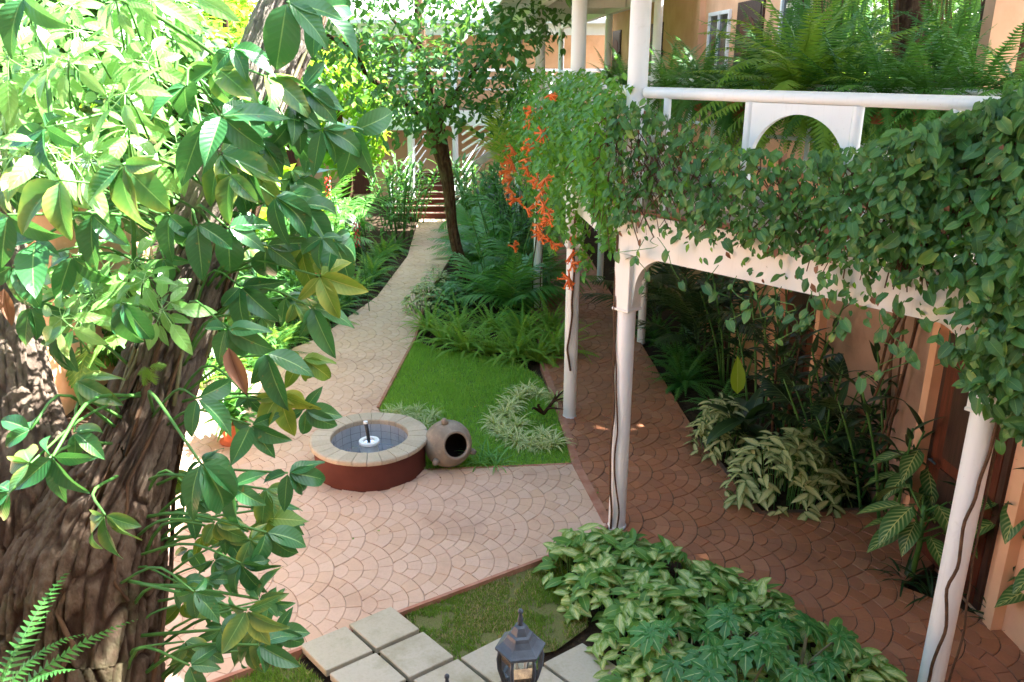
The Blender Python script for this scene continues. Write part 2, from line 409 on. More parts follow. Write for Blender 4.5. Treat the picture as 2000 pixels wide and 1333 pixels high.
def fan_stones(pieces, R, rings, ang, seed, holes=()):
    """overlapping fans of ring-laid stones over the union of convex pieces"""
    rnd = random.Random(seed); ca, sa = math.cos(ang), math.sin(ang); out = []
    allp = [p for c in pieces for p in c]
    to_l = lambda p: (p[0] * ca + p[1] * sa, -p[0] * sa + p[1] * ca)         # local: fan axis = +u
    L = [to_l(p) for p in allp]; u0, u1 = min(p[0] for p in L) - R, max(p[0] for p in L) + R; v0, v1 = min(p[1] for p in L) - R, max(p[1] for p in L) + R
    cov = [(-R / 2, R), (-R / 2, -R), (-R, 0), (-R * 1.5, R), (-R * 1.5, -R)]
    def tmax(r):
        lo = 0
        for k in range(1, 181):
            th = k * math.pi / 180; q = (r * math.cos(th), r * math.sin(th))
            if any((q[0] - c[0]) ** 2 + (q[1] - c[1]) ** 2 < R * R for c in cov): return lo
            lo = th
        return lo
    sidept = lambda ra, rb, sg: [(q, sg * tmax(max(q, .004))) for q in (rb - (rb - ra) * .33, rb - (rb - ra) * .67)] + ([(rb * .12, sg * tmax(.012))] if ra < 1e-6 else [])
    SP = {}
    for i in range(rings):
        for sg in (1, -1): SP[i, sg] = sidept(R * i / rings, R * (i + 1) / rings, sg)
    rr = [R * i / rings for i in range(rings + 1)]; tm = [tmax(max(r, .02)) for r in rr]; dr = R / rings
    nu = int((u1 - u0) / (R / 2)) + 2
    for iu in range(nu):
        cu = u0 + iu * R / 2; off = R if iu % 2 else 0; nv = int((v1 - v0) / (2 * R)) + 2
        for iv in range(nv):
            cv_ = v0 + iv * 2 * R + off
            cw = (cu * ca - cv_ * sa, cu * sa + cv_ * ca)
            if not any(min(math.hypot(cw[0] - p[0], cw[1] - p[1]) for p in c) < 6 or inside(cw, c) for c in pieces): continue
            for ir in range(rings):
                ra, rb = rr[ir], rr[ir + 1]; ta, tb = tm[ir], tm[ir + 1]
                n = max(1, round((ta + tb) * (ra + rb) / 2 / (dr * rnd.uniform(1.0, 1.3))))
                cuts = [(k + (rnd.uniform(-.16, .16) if 0 < k < n else 0)) / n for k in range(n + 1)]
                for k in range(n):
                    pl = []
                    for q in np.linspace(cuts[k], cuts[k + 1], 4 if ir else 9): a = -tb + 2 * tb * q; pl.append((cu + rb * math.cos(a), cv_ + rb * math.sin(a)))
                    if k == n - 1: pl += [(cu + q * math.cos(a), cv_ + q * math.sin(a)) for q, a in SP[ir, 1]]
                    if ra > 1e-6:
                        for q in np.linspace(cuts[k + 1], cuts[k], 3): a = -ta + 2 * ta * q; pl.append((cu + ra * math.cos(a), cv_ + ra * math.sin(a)))
                    else: pl.append((cu, cv_))
                    if k == 0: pl += [(cu + q * math.cos(a), cv_ + q * math.sin(a)) for q, a in SP[ir, -1][::-1]]
                    w = [(p[0] * ca - p[1] * sa, p[0] * sa + p[1] * ca) for p in pl]
                    c = (sum(p[0] for p in w) / len(w), sum(p[1] for p in w) / len(w))
                    if not all(any(inside(p, pc) for pc in pieces) for p in w):
                        w = max((clip(w, pc) for pc in pieces), key=lambda q: abs(area(q)) if len(q) > 2 else 0)
                        if len(w) < 3: continue
                        c = (sum(p[0] for p in w) / len(w), sum(p[1] for p in w) / len(w))
                    if abs(area(w)) < .0004 or any(math.hypot(c[0] - h[0], c[1] - h[1]) < h[2] for h in holes): continue
                    out.append((w, c))
    return out
def stone_geo(w, c, rnd, z, gap, h=.02):
    n = len(w); top = []; low = []
    dz = rnd.uniform(-.0018, .0018); tx, ty = rnd.uniform(-.012, .012), rnd.uniform(-.012, .012)
    for p in w:
        d = math.hypot(p[0] - c[0], p[1] - c[1]) or 1
        for lst, s, zz in ((top, gap + .004, 0), (low, gap, -.004)):
            k = max(0, 1 - s / d); q = (c[0] + (p[0] - c[0]) * k, c[1] + (p[1] - c[1]) * k); lst.append((q[0], q[1], z + dz + zz + tx * (q[0] - c[0]) + ty * (q[1] - c[1])))
    bot = [(p[0], p[1], z - h) for p in low]
    if area([(p[0], p[1]) for p in top]) < 0: top.reverse(); low.reverse(); bot.reverse()
    F = [tuple(range(n))] + [(n + i, n + (i + 1) % n, (i + 1) % n, i) for i in range(n)] + [(2 * n + i, 2 * n + (i + 1) % n, n + (i + 1) % n, n + i) for i in range(n)]
    return top + low + bot, F
def pave(name, pieces, mat, joint, R, rings, ang, seed, gap, holes=()):
    base = MB()
    for i, c in enumerate(pieces): base.prism([(p[0], p[1], -.2) for p in c], (0, 0, .19 + .0004 * i))
    root = base.build(name, joint); root['kind'] = 'structure'
    st = fan_stones(pieces, R, rings, ang, seed, holes); rnd = random.Random(seed + 1)
    def seen(c):
        f = c[1] * _c + CAM_H * _s
        x = 1000 + FPX * c[0] / f; y = 666.5 - FPX * (c[1] * _s - CAM_H * _c) / f
        return (0 if 480 < x < 2000 and y < 1333 else 100) + math.hypot(c[0], c[1])
    st.sort(key=lambda s: seen(s[1]))
    for w, c in st[:300]:
        V, F = stone_geo(w, c, rnd, 0, gap); r = rnd.random()
        V = [(v[0] - c[0], v[1] - c[1], v[2]) for v in V]
        link('paving_stone', np_mesh('paving_stone', V, F, mat, rnd=[r] * len(V), smooth=False), root).location = (c[0], c[1], 0)
    VV, FF, RR = [], [], []
    for w, c in st[300:]:
        V, F = stone_geo(w, c, rnd, 0, gap); b = len(VV); VV += V; FF += [[i + b for i in f] for f in F]; RR += [rnd.random()] * len(V)
    link('far_paving_stones', np_mesh('far_paving_stones', VV, FF, mat, rnd=RR, smooth=False), root, kind='stuff')
    return root

FC = Vector((-1.70, 8.88, 0))                                         # fountain centre
PALE = [[(-6.5, 2.62), (-2.17, 5.36), (.55, 7.09), (1.0, 7.52), (.77, 8.9), (-1.0, 8.74), (-6.5, 8.24)],
        [(-6.5, 8.24), (-1.0, 8.74), (-1.91, 10.63), (-5.2, 10.63)],
        [(-5.2, 10.63), (-1.91, 10.63), (-1.73, 13.69), (-3.4, 13.69)],
        [(-3.4, 13.69), (-1.73, 13.69), (-1.78, 16.4), (-2.8, 16.4)],
        [(-2.8, 16.4), (-1.78, 16.4), (-1.52, 20.1), (-2.62, 20.1)],
        [(-2.62, 20.1), (-1.52, 20.1), (-1.2, 25.3), (-2.9, 25.3)]]
pave('courtyard_path', PALE, M['pale_stone'], M['pale_joint'], .56, 4, math.radians(8), 3, .0022, holes=[(FC.x, FC.y, .64)])
RED = [[(1.02, 7.55), (4.9, 3.2), (6.4, 4.05), (3.6, 6.47)],
       [(1.02, 7.55), (3.6, 6.47), (4.32, 7.0), (4.31, 7.89), (2.7, 7.79)],
       [(1.02, 7.55), (2.7, 7.79), (2.42, 9.7), (.72, 9.7)],
       [(.72, 9.7), (2.42, 9.7), (2.3, 12.0), (.5, 12.4)],
       [(.5, 12.4), (2.3, 12.0), (1.75, 24), (.0, 24)]]
pave('covered_walkway', RED, M['red_stone'], M['red_joint'], .56, 4, math.radians(-14), 7, .0042)
# raised border strips of the path
kb = MB(); kb.band([(-6.5, 2.62), (-2.17, 5.36), (.55, 7.09)], .0, .035, -.2, .003)
kb.build('path_edge_border', M['kerb'])['kind'] = 'structure'
MB().band([(.55, 7.09), (1.0, 7.52), (.77, 8.9), (-1.0, 8.74)], .002, .03, -.2, .004).build('path_edge_border', M['kerb'])['kind'] = 'structure'
MB().band([(1.01, 7.56), (.775, 8.9), (.73, 9.7), (.5, 12.4)], -.05, .05, -.2, .006).build('walkway_edge_border', M['kerb'])['kind'] = 'structure'
MB().band([(-1.91, 10.63), (-1.73, 13.69), (-1.78, 16.4)], .0, .04, -.2, .004).build('path_edge_border', M['kerb'])['kind'] = 'structure'
MB().band([(2.42, 9.7), (2.7, 7.79), (4.31, 7.89)], .0, .05, -.2, .012).build('bed_edge_border', M['red_joint'])['kind'] = 'structure'

# garden slabs on a slanted grid
sa_, sb_ = Vector((.355, .265, 0)), Vector((.315, -.335, 0)); s0 = Vector((-1.41, 5.88, 0))
slabs = MB().add([(-2.1, 5.2, -.07), (1.6, 5.2, -.07), (1.6, 4.2, -.07), (-2.1, 4.2, -.07)], [(0, 3, 2, 1)]).build('slab_path', M['soil']); slabs['kind'] = 'structure'
rnd = random.Random(5)
for i, j in [(0, 0), (-1, 0), (0, 1), (-1, 1), (0, 2), (1, 2), (-1, 2), (1, 3), (2, 3), (0, 3), (2, 4), (3, 4), (1, 4), (3, 5)]:
    c = s0 + sa_ * (i + .47) + sb_ * (j + .47); a = sa_.normalized(); b = Vector((-a.y, a.x, 0)); b = -b
    q = rnd.uniform(-.02, .02); a2 = (a + b * q).normalized(); b2 = (sb_.normalized() - a * q).normalized()
    m = MB().bbox((0, 0, -.0), (.205, .208, .034), (a2, b2, Vector((rnd.uniform(-.01, .01), rnd.uniform(-.01, .01), 1)).normalized()), .006)
    me = np_mesh('slab', m.V, m.F, M['slab'], rnd=[rnd.random()] * len(m.V), smooth=False)
    link('slab', me, slabs).location = (c.x, c.y, -.004 + rnd.uniform(-.004, .004))

# ------------------------------------------------------------------ lawns
LAWN = [(p.x, p.y) for p in [G(*q) for q in [(741, 797), (811, 664), (850, 680), (930, 690), (1000, 700), (1058, 738), (1088, 790), (1102, 850), (1120, 905), (985, 912), (900, 918), (832, 920)]]]
LAWN2 = [(p.x, p.y) for p in [G(*q) for q in [(783, 1188), (1090, 1083), (1130, 1140), (1150, 1215), (1085, 1262), (1020, 1275), (975, 1250), (893, 1288), (830, 1235)]]]
LAWN3 = [(p.x, p.y) for p in [G(*q) for q in [(440, 1333), (560, 1268), (640, 1330), (600, 1400), (430, 1400)]]]
def flat(name, poly, z, mat, kind='structure'):
    o = MB().add([(p[0], p[1], z) for p in poly], [tuple(range(len(poly)))]).build(name, mat); o['kind'] = kind; return o
def pip(p, poly):
    r = False; j = len(poly) - 1
    for i in range(len(poly)):
        a, b = poly[i], poly[j]
        if (a[1] > p[1]) != (b[1] > p[1]) and p[0] < (b[0] - a[0]) * (p[1] - a[1]) / (b[1] - a[1]) + a[0]: r = not r
        j = i
    return r
def grass(name, label, poly, z, mat, dens, hgt, seed, bare=0.0):
    xs = [p[0] for p in poly]; ys = [p[1] for p in poly]; rg = np.random.default_rng(seed)
    n = int((max(xs) - min(xs)) * (max(ys) - min(ys)) * dens); pts = np.c_[rg.uniform(min(xs), max(xs), n), rg.uniform(min(ys), max(ys), n)]
    pts = pts[[pip(p, poly) for p in pts]]
    if bare: pts = pts[noise3(np.c_[pts * 5, np.zeros(len(pts))]) * .6 + noise3(np.c_[pts * 17, np.zeros(len(pts))]) * .4 > bare * rg.uniform(.7, 1.2, len(pts))]
    n = len(pts); a = rg.uniform(0, 2 * np.pi, n); h = hgt * rg.uniform(.55, 1.25, n) * (.7 + .6 * noise3(np.c_[pts * 2.5, np.ones(n)])); w = rg.uniform(.0022, .0042, n); le = rg.uniform(.2, 1.0, n) * h
    dx, dy = np.cos(a), np.sin(a); V = np.zeros((n, 5, 3))
    V[:, 0] = np.c_[pts[:, 0] - dy * w, pts[:, 1] + dx * w, np.full(n, z)]; V[:, 1] = np.c_[pts[:, 0] + dy * w, pts[:, 1] - dx * w, np.full(n, z)]
    mx, my = pts[:, 0] + dx * le * .4, pts[:, 1] + dy * le * .4
    V[:, 2] = np.c_[mx + dy * w * .8, my - dx * w * .8, z + h * .65]; V[:, 3] = np.c_[mx - dy * w * .8, my + dx * w * .8, z + h * .65]
    V[:, 4] = np.c_[pts[:, 0] + dx * le, pts[:, 1] + dy * le, z + h]
    F = []; b = np.arange(n) * 5
    Q = np.c_[b, b + 1, b + 2, b + 3]; T = np.c_[b + 3, b + 2, b + 4, b + 4]
    F = [list(q) for q in Q] + [list(q[:3]) for q in T]
    uv = np.tile([[.2, 0], [.8, 0], [.8, .6], [.2, .6], [.5, 1]], (n, 1)); r = np.repeat(rg.random(n) * .5 + .5 * noise3(np.c_[pts * 3, np.zeros(n)]), 5)
    o = link(name, np_mesh(name, V.reshape(-1, 3), F, mat, uv, r)); return tag(o, label, 'grass', kind='stuff')
M['grass'] = leaf_mat('lawn grass', lin('#69a348'), lin('#93c768'), trans=.4, rough=.6, spec=.2)
M['grass_dry'] = leaf_mat('worn lawn grass', lin('#5f8c3c'), lin('#7ca350'), trans=.35, rough=.7, spec=.15, dry=(lin('#b7a47c'), .55))
flat('lawn_ground', LAWN, -.035, M['lawn_soil']); flat('small_lawn_ground', LAWN2, -.05, M['dry_soil']); flat('corner_lawn_ground', LAWN3, -.06, M['dry_soil'])
grass('lawn_grass', 'bright green mown lawn beside the round fountain', LAWN, -.035, M['grass'], 5600, .05, 1, .12)
grass('worn_grass', 'thin worn patch of grass between the slabs and the path', LAWN2, -.05, M['grass_dry'], 15000, .032, 2, .42)
grass('corner_grass', 'small patch of grass in front of the slabs by the tree', LAWN3, -.06, M['grass_dry'], 9000, .05, 3, .35)

# ------------------------------------------------------------------ gallery
GA0, GA, GB, GC, GD = Vector((5.9, 2.05, 0)), Vector((3.22, 5.12, 0)), Vector((1.10, 7.53, 0)), Vector((.79, 10.33, 0)), Vector((.51, 15.61, 0))
GE, GF = Vector((.16, 20.9, 0)), Vector((-.1, 25.0, 0)); GL = [GA0, GA, GB, GC, GD, GE, GF]
gal = thing('covered_gallery', 'white two storey gallery walkway with round columns and arched railing', 'gallery', GB)
MB().band(GL, -.1, .08, 2.92, 3.3).build('beam', M['white_wall'], gal)
MB().band(GL, .08, 1.5, 3.1, 3.262).build('floor_slab', M['cement_grey'], gal)
MB().band(GL, 1.5, 1.66, 2.95, 3.3).build('beam', M['white_wall'], gal)
MB().band(GL, -.085, .04, 3.3, 3.33).build('floor_edging', M['kerb'], gal)
for p in (GA, GB, GC, GD, GE):
    o = MB().lathe([(.0, -.03), (.1, -.03), (.1, .0), (.089, .012), (.089, 5.5), (0, 5.5)], p, 28).build('column', M['white'], gal, auto=35)
dAB = (GA - GB).normalized(); dBC = (GC - GB).normalized(); inAB = Vector((-dAB.y, dAB.x, 0))
if inAB.x < 0: inAB = -inAB
inBC = Vector((dBC.y, -dBC.x, 0))
inner = lambda y: Vector((GB.x + (y - GB.y) * (GD.x - GB.x) / (GD.y - GB.y) + 1.58, y, 0))
for y in (13.5, 17.6, 21.8, 25.0):
    MB().lathe([(.0, -.03), (.078, -.03), (.07, .012), (.07, 5.5), (0, 5.5)], inner(y), 20).build('column', M['white'], gal, auto=35)
def bracket(p, d, side=None):
    """quarter-arch plate between column and beam"""
    poly = [p + d * .085 + Z * 2.35]
    r = .36
    for k in range(13):
        a = math.pi / 2 * k / 12; poly.append(p + d * (.12 + r - r * math.cos(a)) + Z * (2.56 + r * math.sin(a)))
    poly.append(p + d * .085 + Z * 2.92); nrm = Vector((-d.y, d.x, 0)) * .09
    MB().prism([q - nrm * .5 for q in poly], nrm).build('bracket', M['white_wall'], gal)
for p, d in ((GB, dAB), (GA, -dAB), (GA, (GA0 - GA).normalized()), (GC, (GD - GC).normalized()), (GD, (GE - GD).normalized())): bracket(p, d)
for p in (GA, GB, GC, GD):
    d = dAB if p in (GA, GB) else dBC; n = Vector((-d.y, d.x, 0))
    MB().bbox(p + Z * 2.645, (.094, .096, .272), (d, n, Z), .006).bbox(p + Z * 2.37, (.101, .103, .012), (d, n, Z), .003).build('capital', M['white_wall'], gal)
RAILZ = 4.35
def rail_run(a, b, zz, r, name='handrail', e0=.085, e1=.085):
    d = (b - a).normalized(); p, q = a + d * e0, b - d * e1; L = (q - p).length
    pts = [p + Z * zz, p + d * .012 + Z * zz, p + d * .03 + Z * zz, q - d * .03 + Z * zz, q - d * .012 + Z * zz, q + Z * zz]
    MB().tube(pts, [r * .55, r * .85, r, r, r * .85, r * .55], 18).build(name, M['white'], gal, auto=50)
for a, b in zip(GL[:-1], GL[1:]):
    rail_run(a, b, RAILZ, .048); rail_run(a, b, 3.46, .025, 'lower_rail')
def on_ab(px, z=4.2, off=0.0, base=None):
    """point of the A-B line seen at this photo column"""
    base = (base or GB) + inAB * off; k = (px - 1000) / FPX
    # x = k * depth ; depth = y*c - (z-H)*s
    t = (k * (base.y * _c - (z - CAM_H) * _s) - base.x) / (dAB.x - k * dAB.y * _c)
    return base + dAB * t
def post(p, r=.032, z0=3.3, z1=RAILZ - .03): MB().lathe([(0, z0), (r, z0), (r, z1), (0, z1)], p, 12).build('rail_post', M['white'], gal, auto=40)
def arch_panel(a, b, pr=.04):
    d = (b - a).normalized(); L = (b - a).length; n = Vector((-d.y, d.x, 0)) * .05; zt, zb = RAILZ - .045, 3.36
    for p in (a, b): MB().lathe([(0, zb - .06), (pr, zb - .06), (pr, zt), (0, zt)], p, 14).build('rail_post', M['white'], gal, auto=40)
    x0, x1 = pr * .8, L - pr * .8; r = (x1 - x0) / 2 - .012; cx = L / 2; zc = zt - .075 - r
    pts = []                                                            # plate above a round arch opening
    poly = [(x0, zb), (x0, zt), (x1, zt), (x1, zb), (cx + r, zb), (cx + r, zc)] + [(cx + r * math.cos(q), zc + r * math.sin(q)) for q in np.linspace(0, math.pi, 26)[1:-1]] + [(cx - r, zc), (cx - r, zb)]
    V = [a + d * p[0] + Z * p[1] - n * .5 for p in poly]; m = MB()
    nn = len(V); F = []
    # strips: build as quads between outer rectangle and arch
    arch = [(cx + r * math.cos(q), zc + r * math.sin(q)) for q in np.linspace(math.pi, 0, 33)]
    W = []
    for (ax_, az) in arch: W.append((ax_, az)); W.append((ax_, zt))
    P3 = [a + d * p[0] + Z * p[1] for p in W]; k = len(P3)
    V = [p - n * .5 for p in P3] + [p + n * .5 for p in P3]
    for i in range(0, k - 2, 2):
        F += [(i, i + 2, i + 3, i + 1), (k + i, k + i + 1, k + i + 3, k + i + 2), (i, k + i, k + i + 2, i + 2)]
    m.add(V, F)
    for s0_, s1_ in ((x0, cx - r), (cx + r, x1)):
        c = a + d * (s0_ + s1_) / 2 + Z * (zb + zt) / 2; m.box(c, ((s1_ - s0_) / 2, .025, (zt - zb) / 2), (d, Vector((-d.y, d.x, 0)), Z))
    m.build('arch_panel', M['white'], gal)
arch_panel(on_ab(1464), on_ab(1674))
post(on_ab(1303)); post(on_ab(1862)); post(GA0 + (GA - GA0) * .5)
for p in (GB + (GC - GB) * .3, GB + (GC - GB) * .65, GC + (GD - GC) * .25, GC + (GD - GC) * .5, GC + (GD - GC) * .75): post(p)
IN = [GA0 + inAB * 1.58, GA + inAB * 1.58, inner(9.35), inner(13.5), inner(17.6), inner(21.8), inner(25)]
for a, b in zip(IN[:-1], IN[1:]):
    rail_run(a, b, RAILZ, .04, 'handrail', .06, .06); rail_run(a, b, 3.85, .02, 'lower_rail', .06, .06); rail_run(a, b, 3.5, .02, 'lower_rail', .06, .06)
    for k in (.25, .5, .75): post(a + (b - a) * k, .024)
# gallery roof: beams, sloping eave and ceiling
MB().band(GL, -.07, .07, 5.5, 5.72).build('roof_beam', M['white_wall'], gal)
MB().band(GL[2:], 1.5, 1.64, 5.5, 5.72).build('roof_beam', M['white_wall'], gal)
for y in (10.33, 13.5, 15.61, 17.6, 20.9):
    a = inner(y) - Vector((1.5, 0, 0)); b = inner(y) - Vector((.09, 0, 0)); MB().box((a + b) / 2 + Z * 5.6, ((b - a).length / 2, .06, .09)).build('cross_beam', M['white_wall'], gal)
MB().band(GL, -.75, 1.75, (5.56, 5.74), (5.66, 5.9)).build('roof', M['white_wall'], gal)
MB().band(GL, -.78, -.752, 5.5, 5.7).build('fascia', M['white'], gal)

# ------------------------------------------------------------------ house behind the gallery
WX = lambda y: 4.6 - .07 * y
WD = Vector((-.07, 1, 0)).normalized(); WN = Vector((-1, -.07, 0)).normalized()      # along the wall, out of the wall
house = thing('orange_house', 'peach rendered house wall with dark doors behind the white gallery', 'house', (WX(12), 12, 0))
def wall_piece(y0, y1, z0, z1, mat, name='wall', th=.2, out=0.0):
    a, b = Vector((WX(y0), y0, 0)), Vector((WX(y1), y1, 0)); c = (a + b) / 2 - WN * (th / 2 - out) + Z * (z0 + z1) / 2
    return MB().box(c, ((b - a).length / 2, th / 2, (z1 - z0) / 2), (WD, WN, Z)).build(name, mat, house)
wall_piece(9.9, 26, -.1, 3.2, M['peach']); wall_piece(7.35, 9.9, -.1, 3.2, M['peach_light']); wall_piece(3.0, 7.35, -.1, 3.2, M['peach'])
wall_piece(11.05, 26, 3.2, 7.5, M['peach'])  # top raised out of view to keep the sun off the gallery ferns
def door(y0, y1, z0, z1, mat, arched=True, side=1):
    wall_piece(y0 - .07, y1 + .07, z0 - .02, z1 + .07, M['dark_wood'], 'door_frame', .04, .035)
    d = wall_piece(y0, y1, z0, z1, mat, 'door', .03, .045)
    yc = (y0 + y1) / 2; w = (y1 - y0) / 2 * .62
    base = Vector((WX(yc), yc, 0)) + WN * .046; poly = []
    zb, zt = z0 + (z1 - z0) * .5, z1 - .32
    poly = [(-w, zb), (w, zb), (w, zt)] + [(w * math.cos(q), zt + .16 * math.sin(q)) for q in np.linspace(0, math.pi, 10)[1:-1]] + [(-w, zt)]
    def to(p): return base + WD * p[0] + Z * p[1]
    sub = MB(); sub.prism([to(p) for p in poly], WN * .012); sub.prism([to(p) for p in [(-w, z0 + .15), (w, z0 + .15), (w, zb - .12), (-w, zb - .12)]], WN * .012)
    sub.build('door_panel', M['dark_wood'] if mat != M['dark_wood'] else M['door_wood'], d)
    h = base + WD * ((y1 - y0) * .42 * side) + Z * (z0 + 1.0) + WN * .03; MB().tube([h, h + WN * .03, h + WN * .03 - WD * .1 * side], .011, 8).build('handle', M['iron'], d)
def window(y0, y1, z0, z1):
    wall_piece(y0, y1, z0, z1, M['pane'], 'window', .02, .012)
    o = house.children[-1]; w = [c for c in house.children if c.name.startswith('window')][-1]
    yc = (y0 + y1) / 2
    for (a, b, c, d) in ((y0 - .05, y1 + .05, z1, z1 + .06), (y0 - .05, y1 + .05, z0 - .06, z0), (y0 - .05, y0 + .01, z0, z1), (y1 - .01, y1 + .05, z0, z1), (yc - .025, yc + .025, z0, z1)):
        p, q = Vector((WX(a), a, 0)), Vector((WX(b), b, 0)); cc = (p + q) / 2 + WN * .02 + Z * (c + d) / 2
        MB().box(cc, ((q - p).length / 2, .025, (d - c) / 2), (WD, WN, Z)).build('window_frame', M['white'], w)
door(12.95, 13.95, 3.27, 5.42, M['dark_wood']); door(19.0, 19.9, 3.27, 5.35, M['dark_wood']); door(23.6, 24.6, 3.27, 5.35, M['dark_wood'])
window(14.45, 15.5, 4.2, 5.36); window(11.25, 12.15, 4.2, 5.45)
door(9.95, 10.85, 0, 2.15, M['door_wood']); door(6.2, 7.15, 0, 2.15, M['door_wood']); door(13.2, 14.1, 0, 2.15, M['door_wood'])
for y in (9.78, 7.33, 11.05, 14.3, 5.9):
    wall_piece(y - .055, y + .055, -.08, 3.1, M['peach'], 'pilaster', .2, .1)
wall_piece(15.9, 16.1, 3.28, 5.7, M['peach'], 'pilaster', .2, .1)
for y in (12.75, 18.85, 23.45): wall_piece(y - .05, y + .05, 4.72, 4.86, M['dark_wood'], 'wall_lamp', .08, .1)
# house roof over the back half
MB().prism([(WX(15.6) - 1.75, 15.6, 5.9), (WX(15.6) + 3, 15.6, 5.9), (WX(26) + 3, 26, 5.9), (WX(26) - 1.75, 26, 5.9)], (0, 0, .16)).build('roof', M['white_wall'], house)
wall_piece(8.0, 8.16, 3.3, 7.0, M['peach'], 'corner_post', .3, -.35)
# upper terrace floor behind the gallery
MB().prism([(WX(3) + .02, 3, 3.2), (WX(3) + 4, 3, 3.2), (WX(11) + 4, 11.0, 3.2), (WX(11) + .02, 11.0, 3.2)], (0, 0, .1)).build('terrace_floor', M['cement_grey'], house)

# ------------------------------------------------------------------ fountain
fo = thing('round_fountain', 'round stone rimmed fountain basin with oxide red wall', 'fountain', FC)
HB = .39
MB().lathe([(.46, HB - .06), (.655, HB - .06), (.655, -.04), (.46, -.04)], FC, 64).build('basin_wall', M['oxide'], fo, auto=40)
rnd = random.Random(11); nC = 26
for k in range(nC):
    a0 = 2 * math.pi * (k + .02) / nC; a1 = 2 * math.pi * (k + .98) / nC; m = MB(); dz = rnd.uniform(-.003, .003)
    pr = [(.455, HB - .062), (.455, HB - .012), (.463, HB), (.675, HB), (.695, HB - .008), (.70, HB - .03), (.695, HB - .056), (.685, HB - .062), (.455, HB - .062)]
    m.lathe([(r, z + dz) for r, z in pr], FC, 4, None, a0, a1); n = len(pr)
    m.add([m.V[i * 5] for i in range(n - 1)], [tuple(range(n - 1))]); m.add([m.V[i * 5 + 4] for i in range(n - 1)], [tuple(range(n - 1))[::-1]])
    m.V = [(v[0] - FC.x, v[1] - FC.y, v[2]) for v in m.V]
    link('coping_stone', np_mesh('coping_stone', m.V, m.F, M['coping'], rnd=[rnd.random()] * len(m.V), smooth=False), fo)
MB().lathe([(.4585, HB - .06), (.4585, .03), (0, .03)], FC, 48).build('basin_lining', M['grout'], fo, smooth=True)
nT = 22
for row in range(3):
    for k in range(nT):
        a0 = 2 * math.pi * (k + .02) / nT; a1 = 2 * math.pi * (k + .98) / nT; z0 = .04 + row * .098; z1 = z0 + .094
        V = []
        for z in (z0, z1):
            for a in (a0, (a0 + a1) / 2, a1): V.append((.453 * math.cos(a), .453 * math.sin(a), z))
        link('basin_tile', np_mesh('basin_tile', V, [(1, 0, 3, 4), (2, 1, 4, 5)], M['tile'], rnd=[rnd.random()] * 6, smooth=False), fo)
for i in range(-3, 4):
    for j in range(-3, 4):
        if math.hypot(i, j) * .13 < .4:
            link('floor_tile', np_mesh('floor_tile', [(i * .13 + x * .062, j * .13 + y * .062, .035) for x, y in ((-1, -1), (1, -1), (1, 1), (-1, 1))], [(0, 1, 2, 3)], M['tile'], rnd=[rnd.random()] * 4, smooth=False), fo)
MB().lathe([(.0, .06), (.4525, .06)], FC, 48).build('water_surface', M['water'], fo, smooth=True)
fp = FC + Vector((-.01, .02, 0))
MB().lathe([(.068, .285), (.07, .31), (.075, .317), (.118, .317), (.123, .31), (.123, .285), (.068, .285)], fp, 36).build('nozzle_ring', M['pvc_white'], fo, auto=50)
m = MB().lathe([(.0, .284), (.105, .284), (.105, .03)], fp, 28); link('pedestal', np_mesh('pedestal', [(v[0] - FC.x, v[1] - FC.y, v[2]) for v in m.V], m.F, M['tile'], rnd=[.4] * len(m.V)), fo)
MB().lathe([(0, .3), (.07, .3)], fp, 24).build('nozzle_water', M['water'], fo)
MB().tube([fp + Z * .27, fp + Z * .4 + Vector((-.012, .004, 0)), fp + Z * .535 + Vector((-.03, .01, 0))], [.021, .021, .021], 14).build('nozzle_pipe', M['pipe_black'], fo, smooth=True)
MB().lathe([(.0, .556), (.026, .556), (.028, .55), (.028, .532), (.0, .532)], fp + Vector((-.031, .011, 0)), 18).build('nozzle_cap', M['pvc_white'], fo, auto=50)

# ------------------------------------------------------------------ clay jar lying on its side
jc = G(876, 905) + Z * .265; jaxis = Vector((.42, -.80, .30)).normalized()
jar = thing('clay_jar', 'round weathered clay jar lying on its side beside the fountain', 'jar', (jc.x, jc.y, 0))
rot = jaxis.to_track_quat('Z', 'Y').to_matrix(); R0 = .285
pr = [(0, -.27), (.1, -.262), (.19, -.225), (.255, -.15), (.284, -.05), (.286, .03), (.272, .1), (.24, .17), (.195, .222), (.165, .25)]
m = MB().lathe(pr, jc, 40, rot)
nz = noise3(np.array([[v[0] * 9, v[1] * 9, v[2] * 9] for v in m.V])); m.V = [tuple(jc + (Vector(v) - jc) * (1 + .03 * (q - .5))) for v, q in zip(m.V, nz)]
m.build('body', M['clay'], jar, smooth=True)
MB().lathe([(.160, .24), (.168, .246), (.176, .262), (.17, .276), (.152, .278), (.142, .265), (.14, .245)], jc, 36, rot).build('rim', M['clay'], jar, smooth=True)
MB().lathe([(.141, .26), (.15, .23), (.2, .18), (.25, .08), (.255, -.04), (.2, -.18), (0, -.24)], jc, 32, rot).build('inside', M['black_in'], jar, smooth=True)
for ang in (100, 215, 330):
    q = rot @ Vector((math.cos(math.radians(ang)) * .262, math.sin(math.radians(ang)) * .262, .12)); q2 = rot @ Vector((math.cos(math.radians(ang)) * .325, math.sin(math.radians(ang)) * .325, .14))
    MB().tube([jc + q, jc + q * .4 + q2 * .6, jc + q2], [.042, .036, .022], 12).build('lug', M['clay'], jar, smooth=True)

